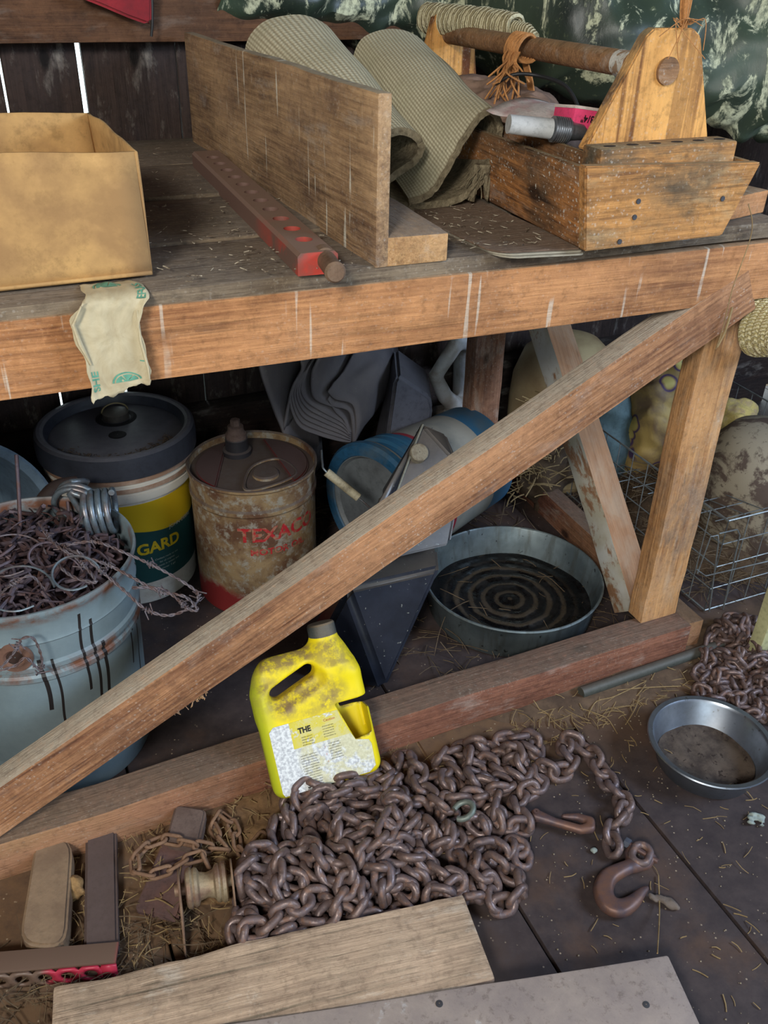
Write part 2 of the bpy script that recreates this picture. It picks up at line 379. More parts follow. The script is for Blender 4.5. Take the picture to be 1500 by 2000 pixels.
for i in range(len(edges)-1):
    b2 = box_bm(edges[i+1]-edges[i]-.004, 4.6, .03, .0015, 1); me_ = bpy.data.meshes.new('t'); b2.to_mesh(me_); b2.free()
    n0 = len(bm.verts); bm.from_mesh(me_); bm.verts.ensure_lookup_table()
    for v in bm.verts[n0:]: v.co += Vector(((edges[i]+edges[i+1])/2, -.33, -.015)); v.co.x += (v.co.y-.6)*.02
    bpy.data.meshes.remove(me_)
o = bmo('floor', bm, FM); o['kind'] = 'structure'; tag(o, 'dark worn barn floor boards strewn with chaff', 'floor', kind='structure')
DM = plain('dirt', (104, 84, 66), .95, 0, None, 0, (70, 56, 46), .7, 14, .6)
GY = 1.93
struct0 = boxo('floor', (-1.7, -2.6, -.06), (2.75, 2.3, -.033), DM, None, 0); struct0['kind'] = 'structure'
ground = boxo('ground_outside', (1.95, 2.02, -.12), (4.5, 5, -.07), plain('grass', (120, 170, 60), .9), None, 0); ground['kind'] = 'structure'
def gapx(px, py): return onY(px, py, GY).x
# back wall: vertical boards with slits of daylight between them, leaning slightly as in the barn
gaps = [(gapx(5, 150), .0045), (gapx(160, 150), .0105), (gapx(352, 200), .0024), (.545, .001), (.70, .001), (gapx(775, 700), .008), (1.11, .001), (gapx(978, 660), .004), (1.45, .001), (1.63, .001), (1.84, .001), (2.1, .001), (2.4, .001), (2.75, .001)]
lx = -1.7; k = 0
bounds = [(-1.7, .001), (-1.45, .001), (-1.2, .001), (-.95, .001), (-.72, .001), (-.5, .003), (-.28, .003), (-.05, .003)]+gaps
lowgap = {gapx(142, 765): .006, }
for i in range(len(bounds)-1):
    a = bounds[i][0]+bounds[i][1]/2; b = bounds[i+1][0]-bounds[i+1][1]/2
    m = Matrix.Translation(((a+b)/2, GY+.011+(.003 if i % 2 else 0), 1.15)) @ Matrix.Rotation(pi/2, 4, 'Y')
    if abs(bounds[i][0]-2.1) < .01:
        # this board is broken short near the ground: daylight shows through
        o = bmo('wall_back', box_bm(2.1, .02, b-a, .002, 1, 8, .001, i), M['barn'], None, 40, Matrix.Translation((0, 0, .21)) @ m)
    else: o = bmo('wall_back', box_bm(2.4, .02, b-a, .002, 1, 8, .001, i), M['barn'], None, 40, m)
    o['kind'] = 'structure'
def struct(o, label=None):
    o['kind'] = 'structure'
    return o
struct(timber('trim_1', (-1.7, 1.905, .145), (2.235, 1.905, .145), .05, .29, M['barn'], seed=4))
struct(timber('trim_1', (2.235, 1.905, .195), (2.75, 1.905, .195), .05, .27, M['barn'], seed=4))       # bottom nailer
struct(timber('trim_2', (-1.7, 1.9, 1.17), (1.0, 1.9, 1.17), .045, .245, M['girt'], seed=5))          # girt above the bench
struct(timber('trim_3', (1.005, 1.9, 1.17), (2.75, 1.9, 1.17), .045, .245, M['barn'], seed=6))
BW = M['barn']
def wallbox(name, lo, hi): return struct(boxo(name, lo, hi, BW, None, 0))
wallbox('wall_left', (-1.74, -2.6, 0), (-1.7, 1.96, 2.35))
wallbox('wall_right', (2.75, .1, 0), (2.79, 1.96, 2.35)); wallbox('wall_right', (2.75, -2.6, 0), (2.79, -1.2, 2.35)); wallbox('wall_right', (2.75, -1.2, 0), (2.79, .1, 1.3))
wallbox('wall_front', (-1.74, -2.64, 0), (-1.5, -2.6, 2.35)); wallbox('wall_front', (-.2, -2.64, 0), (2.79, -2.6, 2.35)); wallbox('wall_front', (-1.5, -2.64, 2.2), (-.2, -2.6, 2.35))
wallbox('ceiling', (-1.74, -2.64, 2.35), (2.79, 1.96, 2.39))

# ================================================================ the workbench (one nailed-together thing)
T = .868
wb = thing('workbench', (.3, 1.4, 0), 'rough timber workbench with a long diagonal brace, carrying the carpet and toolbox', 'workbench')
timber('rail', (-.75, 1.02, .8224), (1.42, 1.02, .7902), .04, .090, M['beam'], parent=wb, seed=1)
dirv = Vector((.665, 0, .342)).normalized()
pa = Vector((.276, 1.021, .344)); p0 = pa-dirv*.62; p1 = pa+dirv*.93
timber('brace', p0, p1, .042, .078, M['brace'], parent=wb, seed=2, jit=.0018)
timber('sill', (-.75, 1.033, .0385), (1.163, 1.033, .0385), .064, .077, M['sill'], parent=wb, seed=3, jit=.003)
timber('sill', (1.187, 1.014, .034), (1.222, 1.87, .034), .045, .068, M['sill'], parent=wb, seed=4)
def post(name, x0, x1, y0, y1, z0, z1, m, sd):
    return timber(name, ((x0+x1)/2, (y0+y1)/2, z0), ((x0+x1)/2, (y0+y1)/2, z1), y1-y0, x1-x0, m, (1, 0, 0), wb, seed=sd, jit=.002)
post('leg', 1.072, 1.160, 1.044, 1.086, .077, .85, M['post'], 5)
post('leg', 1.016, 1.094, 1.665, 1.71, 0, .85, M['rearleg'], 6)
post('leg', -.72, -.63, 1.044, 1.086, .077, .85, M['post'], 7)
post('leg', -.72, -.63, 1.80, 1.85, 0, .85, M['rearleg'], 8)
timber('side_brace', (1.14, 1.135, .03), (1.12, 1.79, .79), .062, .07, M['whitewood'], (0, -.7, .6), wb, seed=9, jit=.002)['label'] = 'whitewashed diagonal side brace'
ys = [1.0015, 1.178, 1.41, 1.64, 1.885]
for i in range(4):
    timber('tabletop_board', (-.75, (ys[i]+ys[i+1])/2, .858+(.004 if i else 0)+(.004 if i > 1 else 0)), (1.14 if i == 0 else 1.15, (ys[i]+ys[i+1])/2, .858+(.004 if i else 0)+(.004 if i > 1 else 0)), ys[i+1]-ys[i]-.003, .0235, M['plank'], parent=wb, seed=20+i, cuts=20)
r_ = random.Random(5); vs, fs = [], []
for k in range(90):
    t_ = r_.random(); p = onY(335+75*t_, 1402-48*t_, 1.0)+Vector((0, r_.uniform(.002, .03), .003)); tube_data([p, p+Vector((r_.uniform(-.006, .008), r_.uniform(-.006, .004), -r_.uniform(.002, .008)))], .0007, 4, False, vs, fs)
o = mesh('splinters', vs, fs, M['block'], wb); o['kind'] = 'stuff'
world_parts(wb)
r_ = random.Random(77); vs, fs = [], []
for k in range(500):
    p = Vector((r_.choice((r_.uniform(.2, .44), r_.uniform(.58, .72))), 1.0+.85*r_.random()**1.4, .8775)); a = r_.uniform(0, 6.28); l = r_.uniform(.003, .013)
    tube_data([p, p+Vector((cos(a)*l, sin(a)*l, r_.uniform(0, .003)))], r_.uniform(.0003, .001), 4, False, vs, fs)
o = mesh('bench_chaff', [v-Vector((.45, 1.4, .87)) for v in vs], fs, plain('bench_chaff', (96, 80, 64), .9, 0, None, 0, (180, 168, 146), .9, 90, .1)); o.location = (.45, 1.4, .87); tag(o, 'fine chaff and crumbs scattered over the bench boards', 'chaff', kind='stuff')

# ================================================================ on the bench
T2 = T+.004
CARD = plain('cardboard', (200, 158, 102), .85, 0, None, 0, (146, 112, 76), .8, 7, .2, .2)
PAINTW = plain('bird_dropping', (214, 210, 200), .8)
def cardboard():
    x0, x1, y0, y1, z0, z1 = -.24, .192, 1.048, 1.325, T+.005, 1.016; t = .0035
    th = thing('cardboard_box', ((x0+x1)/2, (y0+y1)/2, z0), 'open brown cardboard box at the left end of the bench', 'box')
    cx, cy = (x0+x1)/2, (y0+y1)/2
    def pl(name, pts, lab=None):
        vs = [Vector(p)-Vector((cx, cy, z0)) for p in pts]
        o = patch(name, lambda u, v: (vs[0]*(1-u)*(1-v)+vs[1]*u*(1-v)+vs[2]*u*v+vs[3]*(1-u)*v)+Vector((sin(u*9+v*3), sin(u*5+v*4), sin(u*13+v*5)))*.0016*(v if v > .01 else 0), 16, 8, CARD, th)
        thick(o, t, 0); return o
    pl('front_panel', [(x0, y0, z0), (x1, y0+.006, z0), (x1-.002, y0+.006, z1-.006), (x0, y0, z1+.004)])
    pl('side_panel', [(x1, y0+.006, z0), (x1, y1, z0), (x1-.008, y1, z1-.004), (x1-.002, y0+.006, z1-.006)])
    pl('rear_panel', [(x1, y1, z0), (x0, y1, z0), (x0, y1, z1), (x1-.008, y1, z1-.004)])
    pl('side_panel', [(x0, y1, z0), (x0, y0, z0), (x0, y0, z1), (x0, y1, z1)])
    pl('bottom_panel', [(x0, y0, z0+.003), (x1, y0, z0+.003), (x1, y1, z0+.003), (x0, y1, z0+.003)])
    r = random.Random(4)
    for (u, v, L) in ((.06, .86, .02), (.1, .90, .012), (.40, .80, .02), (.62, .45, .012), (.93, .40, .02), (.96, .30, .025), (.99, .1, .03)):
        pass
    lm = plain('print_ink', (86, 66, 44), .8)
    for i, (u, w) in enumerate(((.555, .05), (.575, .045))):
        X = x0+(x1-x0)*u-cx
        lettering('printing', '%B'[i], .014, lm, th, lambda a, b, X=X: (X+a, y0-cy-.0022, .012+b))
cardboard()
PAPER = None
def paper_mat():
    q = NT('feed_sack_paper'); n = q.noise(None, 30, 5, .6, .6)
    c = q.mix(q.ramp(n, .35, .65), lin((166, 152, 122)), lin((192, 180, 150))); q.bump(n, .5, .003); return q.fin(c, .7, 0, .3)
def paper():
    pm = paper_mat(); gm = plain('green_ink', (96, 156, 132), .7)
    th = thing('paper_bag_scrap', (.12, 1.0, T), 'torn brown paper sack scrap with green print hanging over the bench edge', 'paper')
    L = Vector((.12, 1.0, T))
    A = [Vector(p) for p in ((.108, 1.05, T+.002), (.107, .998, T+.0035), (.0865, .9925, .848), (.096, .986, .80), (.096, .982, .756))]
    B = [Vector(p) for p in ((.168, 1.05, T+.002), (.176, .998, T+.0035), (.160, .988, .843), (.164, .983, .79), (.162, .982, .772))]
    ca, cb = catmull(A, 8), catmull(B, 8); nv = len(ca)-1; nu = 22
    def P(u, v, off=0):
        f = v*nv; i = min(int(f), nv-1); t = f-i
        a = ca[i].lerp(ca[i+1], t); b = cb[i].lerp(cb[i+1], t); p = a.lerp(b, u)
        cr = .0009*sin(u*9+v*7)+.0006*sin(u*23-v*17)+.0006*sin(v*31+u*5)
        curl = .006*max(0, .12-u)/.12+.006*max(0, u-.93)/.07 if v > .3 else 0
        n = Vector((0, -.35, 1)) if v < .25 else Vector((0, -1, .15))
        ed = .0014*sin(v*38)*(1-2*u) if (u < .02 or u > .98) else 0
        return p+n*(abs(cr)+curl+off)+Vector((ed, 0, (.0022*sin(u*11)+.0015*sin(u*31)) if v > .98 else 0))-L
    o = patch('sheet', lambda u, v: P(u, v), nu, nv, pm, th); thick(o, .0006)
    for (u0, v0, ru, rv) in ((.42, .13, .24, .1), (.62, .88, .25, .085)):
        for sc, nm in ((1.0, 'printed_emblem'),):
            vs, fs = [], []
            for k in range(25):
                a = pi*k/24
                for r_ in (1, .86): vs.append(P(u0+ru*r_*cos(a), v0-rv*r_*sin(a), .0011))
            for k in range(24): fs.append((2*k, 2*k+2, 2*k+3, 2*k+1))
            c0 = len(vs); vs.append(P(u0, v0, .0011))
            for k in range(25): a = pi*k/24; vs.append(P(u0+ru*.76*cos(a), v0-rv*.76*sin(a), .0011))
            for k in range(24):
                if k not in (7, 15): fs.append((c0, c0+1+k, c0+2+k))
            mesh(nm, vs, fs, gm, th)
    lettering('printing', 'ERAS', .016, gm, th, lambda x, y: P(.9-y*12, .22-x*5.2, .0012), bold=.0004)
    lettering('printing', 'SHE', .013, gm, th, lambda x, y: P(.11-y*12, .85-x*6, .0012), bold=.0003)
    lettering('printing', 'L', .012, gm, th, lambda x, y: P(.93-y*12, .7-x*6, .0012))
    tube('rolled_edge', [P(.93, .42, .002), P(.965, .6, .003), P(.97, .75, .003), P(.98, .88, .002)], [.0012, .0018, .0018, .001], pm, th, 6)
    tube('rolled_edge', [P(.0, .33, .003), P(.04, .5, .004), P(.05, .62, .004), P(.08, .74, .002)], [.0012, .0022, .0026, .0012], pm, th, 6)
paper()
tag(timber('board', (.4635, 1.0, .967), (.4535, 1.845, .967), .018, .198, M['board'], (0, 0, 1), seed=31, jit=.0015, cuts=24), 'wide board standing on edge across the bench beside the rolled carpet', 'board')
tag(timber('wood_block', (.5115, .999, T+.0185), (.530, 1.42, T+.021), .086, .036, M['block'], seed=32), 'short pale wood block lying on the bench right of the upright board', 'block')
def drawbar():
    p0 = Vector((.377, .992, T2-.001)); p1 = Vector((.410, 1.61, T2+.004))
    RED = NT('worn_red_paint'); n = RED.noise(None, 9, 5, .6, .3)
    c = RED.mix(RED.ma('MULTIPLY', RED.ramp(RED.xyz()[0], -.10, -.24), RED.ramp(n, .60, .48)), lin((112, 86, 76)), lin((190, 66, 54)))
    c = RED.mix(RED.ma('MULTIPLY', RED.ramp(RED.ma('ABSOLUTE', RED.up()), .3, .8), RED.ramp(RED.noise(None, 40, 5), .3, .5, .8, 1.0)), c, lin((128, 104, 90))); RED.bump(n, .3)
    RED = RED.fin(c, .6, .1); M['red'] = RED
    mt = frame((p0+p1)/2, p1-p0, (0, 0, 1)); L = (p1-p0).length
    th = thing('drilled_drawbar', (0, 0, 0), 'red painted steel bar with a row of holes, lying beside the upright board', 'bar', mat=mt)
    # bar with real holes: top strip built around circles
    w, h, n = .050, .027, 11; hr = .0110; pit = L/(n+1.2); bm = bmesh.new()
    segs = 16; x0 = -L/2; cells = []
    def ring(cx, z): return [bm.verts.new((cx+hr*cos(2*pi*k/segs), hr*sin(2*pi*k/segs), z)) for k in range(segs)]
    def sq(cx, z, hw):
        out = []
        for k in range(segs):
            a = 2*pi*k/segs; m2 = max(abs(cos(a)), abs(sin(a))); out.append(bm.verts.new((cx+cos(a)/m2*hw, sin(a)/m2*(w/2-.004), z)))
        return out
    for i in range(n):
        cx = x0+pit*(i+1.1); a, b, c_ = sq(cx, h, pit/2), ring(cx, h), ring(cx, h-.02)
        for k in range(segs):
            k2 = (k+1) % segs; bm.faces.new((a[k], a[k2], b[k2], b[k])); bm.faces.new((b[k], b[k2], c_[k2], c_[k]))
    bmesh.ops.remove_doubles(bm, verts=bm.verts, dist=1e-5)
    e0, e1 = x0+pit*.6, x0+pit*(n+.6)
    def quad(*p): bm.faces.new([bm.verts.new(q) for q in p])
    yy = w/2-.004
    for (xa, xb) in ((-L/2, e0), (e1, L/2)): quad((xa, -yy, h), (xb, -yy, h), (xb, yy, h), (xa, yy, h))
    for s in (1, -1):
        quad((-L/2, s*yy, h), (L/2, s*yy, h), (L/2, s*w/2, h-.004), (-L/2, s*w/2, h-.004))
        quad((-L/2, s*w/2, h-.004), (L/2, s*w/2, h-.004), (L/2, s*w/2, 0), (-L/2, s*w/2, 0))
    for xa in (-L/2, L/2): quad((xa, -w/2, 0), (xa, w/2, 0), (xa, w/2, h-.004), (xa, yy, h), (xa, -yy, h), (xa, -w/2, h-.004))
    quad((-L/2, -w/2, 0), (L/2, -w/2, 0), (L/2, w/2, 0), (-L/2, w/2, 0))
    quad((-L/2, -yy, h-.02), (L/2, -yy, h-.02), (L/2, yy, h-.02), (-L/2, yy, h-.02))
    bmesh.ops.remove_doubles(bm, verts=bm.verts, dist=1e-5)
    bmo('bar', bm, RED, th, 30)
    RU = plain('rusty_pin', (128, 104, 84), .8, .2, None, 0, (96, 66, 48), .6, 30, .4)
    pm_ = Matrix.Translation((-L/2+.012, -.012, .016)) @ Matrix.Rotation(rad(-90), 4, 'Y') @ Matrix.Rotation(rad(-6), 4, 'X')
    lathe('pin', [(0, -.01), (.0135, -.01), (.0135, .006), (.0115, .008), (.0115, .052), (.0125, .054), (.0125, .058), (.010, .061), (0, .061)], RU, th, 24, mat=pm_)
drawbar()

# ---- folded carpet runner
def carpet():
    q = NT('carpet_weave'); x = q.xyz(); u = q.n('ShaderNodeUVMap'); u.uv_map = 'UVMap'; s_ = q.xyz(u.outputs[0])
    rib = q.ma('SINE', q.ma('MULTIPLY', s_[0], 1250.0)); rib2 = q.ma('SINE', q.ma('MULTIPLY', s_[1], 900.0))
    n = q.noise(None, 16, 5, .6); n2 = q.noise(None, 220, 3, .6)
    c = q.mix(q.ramp(rib, -1, .6), lin((158, 148, 122)), lin((200, 192, 164)))
    c = q.mix(q.ramp(q.ma('MULTIPLY', rib2, n2), .0, .5, 0, .35), c, lin((120, 104, 82)))
    c = q.mix(q.ramp(n, .45, .7, 0, .45), c, lin((158, 152, 126)))
    b = q.ma('ADD', q.ma('MULTIPLY', rib, .5), q.ma('MULTIPLY', n2, 2.2)); q.bump(b, .6, .0016)
    WEAVE = q.fin(c, .95, 0, .1)
    q = NT('carpet_pile'); n = q.noise(None, 120, 6, .7); c = q.mix(q.ramp(n, .3, .7), lin((96, 84, 66)), lin((160, 146, 118))); q.bump(n, 1.0, .006); PILE = q.fin(c, .95, 0, .1)
    YN, YF = 1.215, 1.60
    npx = [(690,390),(700,345),(722,302),(744,278),(768,263),(790,259),(814,267),(828,287),(824,305),(810,322),(779,343),(752,362),(746,378),
           (760,398),(800,411),(850,407),(900,388),(938,352),(958,312),(970,268),(970,238),(956,218),(938,224),(918,244),(898,273),(880,305),(863,336),(845,365),(825,383),(795,394)]
    fpx = [(486,170),(486,120),(492,82),(518,52),(555,40),(595,38),(635,55),(660,88),(668,120),(672,150),(676,185),(680,220),(684,250),
           (700,262),(730,268),(765,268),(800,260),(826,240),(842,200),(848,160),(842,115),(820,84),(795,68),(765,62),(735,66),(708,80),(694,110),(690,150),(689,195),(690,225)]
    cn = [onY(a, b, YN) for a, b in npx]; cf = [onY(a, b, YF) for a, b in fpx]
    for c_ in (cn, cf):
        for v in c_: v.y = 0; v.z = max(v.z, T+.012)
    cn = catmull(cn, 4); cf = catmull(cf, 4); X0 = .548
    th = .0105; root = thing('carpet_runner', (X0+.06, 1.4, T), 'faded ribbed carpet runner folded in waves between the upright board and toolbox', 'carpet')
    N = len(cn); Y = 26; bm = bmesh.new(); uvl = bm.loops.layers.uv.new('UVMap')
    sn_ = [0]
    for i in range(1, N): sn_.append(sn_[-1]+(cn[i]-cn[i-1]).length)
    rr = random.Random(5); rag = [rr.uniform(-1, 1) for _ in range(N)]
    def nrm(c, i): t = c[min(i+1, N-1)]-c[max(i-1, 0)]; return Vector((-t.z, 0, t.x)).normalized()
    G = {}
    for side in (0, 1):
        for j in range(Y+1):
            t = j/Y; yv = YN+(YF-YN)*t
            for i in range(N):
                p = cn[i].lerp(cf[i], t); nn = nrm(cn, i).lerp(nrm(cf, i), t).normalized()
                w = .0016*sin(sn_[i]*22+yv*16)+.0012*sin(sn_[i]*9-yv*31)
                y2 = yv+(.0016*rag[i]*(1 if j == 0 else 0)+.008*sin(sn_[i]*7) * (1-t))
                q_ = p+nn*(w+(th/2 if side else -th/2))
                q_.z = max(q_.z, T+.001+(.001 if side else 0)); q_.y = y2
                G[side, i, j] = bm.verts.new(q_-root.location)
    def F(vs, uv, mi):
        f = bm.faces.new(vs); f.material_index = mi
        for l, u_ in zip(f.loops, uv): l[uvl].uv = u_
    for j in range(Y):
        for i in range(N-1):
            mo = i >= 13*4; uv = [(sn_[i], j*.0148), (sn_[i+1], j*.0148), (sn_[i+1], (j+1)*.0148), (sn_[i], (j+1)*.0148)]
            F([G[1, i, j], G[1, i+1, j], G[1, i+1, j+1], G[1, i, j+1]], uv, 1 if mo else 0)
            F([G[0, i, j], G[0, i, j+1], G[0, i+1, j+1], G[0, i+1, j]], [uv[0], uv[3], uv[2], uv[1]], 0 if mo else 1)
    for i in range(N-1):
        for j, o_ in ((0, 1), (Y, 0)):
            v = [G[0, i, j], G[0, i+1, j], G[1, i+1, j], G[1, i, j]]; F(v if o_ else v[::-1], [(0, 0)]*4, 1)
    for j in range(Y):
        for i, o_ in ((0, 0), (N-1, 1)):
            v = [G[0, i, j], G[0, i, j+1], G[1, i, j+1], G[1, i, j]]; F(v if o_ else v[::-1], [(0, 0)]*4, 1)
    me = bpy.data.meshes.new('pile'); bm.to_mesh(me); bm.free(); shade(me, 50)
    o = link('backing_and_pile', me, WEAVE, root); me.materials.append(PILE)
    fl_ = patch('torn_flap', lambda u, v: Vector((.716+.030*u-.004*v, YN+.0+.006*sin(u*9), .935-.055*v*(.6+.4*sin(u*7+1))))-root.location, 10, 8, PILE, root); thick(fl_, .007)
    # frayed hem: a thread fringe hanging off the torn near corner
    vs, fs = [], []
    for i in range(34):
        u_ = rr.uniform(0, 1); b = Vector((.712+.016*u_, YN-.002+rr.uniform(-.006, .012), .905+rr.uniform(0, .03)))
        e = b+Vector((rr.uniform(-.02, .008), rr.uniform(-.012, .01), -rr.uniform(.012, .026)))
        tube_data([b, b.lerp(e, .5)+Vector((.002*rr.uniform(-1, 1), 0, 0)), e], .0007, 4, False, vs, fs)
    f_ = mesh('frayed_threads', [v-root.location for v in vs], fs, PILE, root); f_['kind'] = 'stuff'
carpet()

# ---- stacked linoleum sheets
LM = wood('linoleum', (128, 104, 86), (92, 72, 60), (80, 66, 58), .6, .12, (120, 102, 86), .8, off=22, knots=False)
EDG = plain('linoleum_edge', (166, 158, 140), .6)
for k in range(3):
    out = []
    cs = [(.600, 1.30, .02), (.622-.004*k, .972+.004*k, .035), (.74, .958+.004*k, .008), (.742, 1.30, .01)]
    for (x, y, r_), (sx, sy) in zip(cs, ((1, -1), (1, 1), (-1, 1), (-1, -1))):
        cx, cy = x+sx*r_, y+sy*r_; a0 = {(1, -1): 90, (1, 1): 180, (-1, 1): 270, (-1, -1): 0}[sx, sy]
        for t in range(6): a = rad(a0+t*18); out.append((cx+r_*cos(a), cy+r_*sin(a)))
    o = prism('linoleum_sheet', [(a-.68, b-1.13) for a, b in out], .0022, LM if k == 2 else EDG, None, Matrix.Translation((.68, 1.13, T+.0016+k*.0028)), .0004)
    tag(o, ['thin pale flooring sheet, lowest of the stack under the toolbox corner', 'thin pale flooring sheet in the middle of the stack beside the toolbox', 'dusty brown flooring sheet, topmost of the stack beside the toolbox'][k], 'sheet', 'flooring sheets beside the toolbox')
T3 = T+.009
# ---- toolbox
def toolbox():
    root = thing('toolbox', (.845, 1.33, T3), 'open wooden tool tote with gable ends and a round carrying rod', 'toolbox')
    R = root.location; m = M['tbox']; sh = Vector((.05, 0, 0))  # long axis drifts slightly to the right
    YF_, YB = .946, 1.70; sk = .052/.75
    def S(x, y, z): return Vector((x+(y-YF_)*sk, y, z))-R
    def slab(name, q, t, m_, parent=root, bev=.002, cuts=6):
        """four corners p00,p10,p11,p01 (front face) + thickness vector"""
        bm = bmesh.new(); a = [bm.verts.new(v) for v in q]; b = [bm.verts.new(v+t) for v in q]
        bm.faces.new(a); bm.faces.new(b[::-1])
        for i in range(len(q)): bm.faces.new((a[i], b[i], b[(i+1) % len(q)], a[(i+1) % len(q)]))
        bmesh.ops.recalc_face_normals(bm, faces=bm.faces)
        bmesh.ops.bevel(bm, geom=[e for e in bm.edges if e.calc_face_angle(0) > .5], offset=bev, segments=2, affect='EDGES')
        return bmo(name, bm, m_, parent, 40)
    zb, zt = T3, .983
    fb = [(.729, zb), (.960, zb), (1.002, zt-.012), (.712, zt)]
    slab('end_panel', [S(x, YF_, z) for x, z in fb], Vector((0, .016, 0)), m)
    slab('end_panel', [S(x, YB, z) for x, z in fb], Vector((0, .016, 0)), m)
    slab('side_panel', [S(.729, YF_+.016, zb), S(.729, YB, zb), S(.713, YB, zt-.012), S(.713, YF_+.016, zt-.004)], Vector((.013, 0, 0)), M['tside'])
    slab('side_panel', [S(.947, YF_+.016, zb), S(.947, YB, zb), S(.985, YB, zt-.012), S(.985, YF_+.016, zt-.012)], Vector((.013, 0, 0)), m)
    slab('bottom_panel', [S(.735, YF_+.016, zb+.002), S(.955, YF_+.016, zb+.002), S(.955, YB, zb+.002), S(.735, YB, zb+.002)], Vector((0, 0, .012)), M['plank'])
    # inner divider running lengthwise
    slab('divider', [S(.752, YF_+.018, zb+.014), S(.752, YB-.01, zb+.014), S(.742, YB-.01, .988), S(.742, YF_+.018, .988)], Vector((.010, 0, 0)), M['tside'])
    # drilled holder block across the front end, its holes only dark discs with shade painted into their colour
    bm = box_bm(.222, .040, .062, .004, 2, 12); o = bmo('holder_block', bm, m, root); o.location = S(.852, YF_+.034, .9675)
    cut = []
    for i in range(6):
        c = lathe('hole', [(0, -.001), (.009, -.001), (.009, .003), (0, .003)], plain('hole_shade_paint', (34, 26, 22), .9) if i == 0 else bpy.data.materials['hole_shade_paint'], root, 16, loc=S(.765+.036*i, YF_+.030, .9958)-Vector((0, 0, 0)))
        c.scale = (1, .6, 1)
    # gable ends
    for k, y in enumerate((YF_+.056, YB-.036)):
        g = [S(.745, y, .99), S(.950, y, .99), S(.903, y, 1.118), S(.888, y, 1.128), S(.826, y, 1.128), S(.816, y, 1.120)]
        if k: g = [S(.775, y, .94), S(.925, y, .94), S(.90, y, 1.10), S(.885, y, 1.118), S(.835, y, 1.118), S(.818, y, 1.10)]
        gm = M['tgable'].copy()
        slab('gable_end', g, Vector((0, .018, 0)), M['tgable'])
    r = [S(.856, YF_+.054, 1.080), S(.851, 1.25, 1.078), S(.852, YB-.03, 1.073)]
    tube('carrying_rod', catmull(r, 10), .0165, M['rod'], root, 24)
    vs, fs = [], []
    c = S(.856, YF_+.0545, 1.080)
    lathe('rod_end', [(0, 0), (.0165, 0), (.0165, .003), (0, .003)], M['rod'], root, 24, mat=Matrix.Translation(c) @ Matrix.Rotation(pi/2, 4, 'X'))
    wm = plain('flaked_white_paint', (216, 214, 206), .8, 0, None, 0, (150, 120, 90), .9, 60, .3, .3, .5, .55)
    tube('paint_ring', [S(.8535, 1.075, 1.0793), S(.853, 1.105, 1.0791)], .0169, wm, root, 24)
    for i, (x, y, z) in enumerate(((.80, YF_-.0006, .915), (.802, YF_-.0006, .935), (.945, YF_-.0006, .928), (.782, YF_-.0006, .885))):
        lathe('nail_head', [(0, -.001), (.0035, -.001), (.0035, .001), (0, .001)], plain('nail_iron', (92, 92, 96), .5, .6) if i == 0 else bpy.data.materials['nail_iron'], root, 10, mat=Matrix.Translation(S(x, y, z)) @ Matrix.Rotation(pi/2, 4, 'X'))
    return S
TS = toolbox()
RAGM = plain('rag_cloth', (138, 112, 96), .95, 0, None, 0, (92, 72, 62), .6, 10, .6)
def blobcloth(name, c, s, m, seed, amp=.012, f=60, h=.004, parent=None, flat=None):
    r = random.Random(seed); sx, sy, sz = s; a = r.uniform(0, 9)
    def fn(X, Y, Z):
        d = np.sqrt((X/sx)**2+(Y/sy)**2+(Z/sz)**2); d = (d-1)*min(sx, sy, sz)
        d = d+amp*sn(X, Y, Z, f, a)+amp*.5*np.abs(sn(X, Y, Z, f*2.1, a+2))
        if flat is not None: d = np.maximum(d, flat-Z)
        return d
    o = sdfo(name, fn, (-sx*1.3, -sy*1.3, -sz*1.3), (sx*1.3, sy*1.3, sz*1.35), h, m, parent); o.location = c; return o
def sack(fold): pass
rr = random.Random(11)
tag(blobcloth('rag', (.858, 1.40, .972), (.082, .15, .058), RAGM, 3, .014, 48), 'crumpled brown canvas rag stuffed inside the tool tote', 'rag')
tag(blobcloth('rag', (.835, 1.19, .955), (.062, .06, .05), plain('pale_rag', (150, 128, 116), .95, 0, None, 0, (104, 80, 72), .6, 22, .5), 8, .010, 55), 'pinkish grey crumpled cloth behind the pink carton in the tool tote', 'rag')
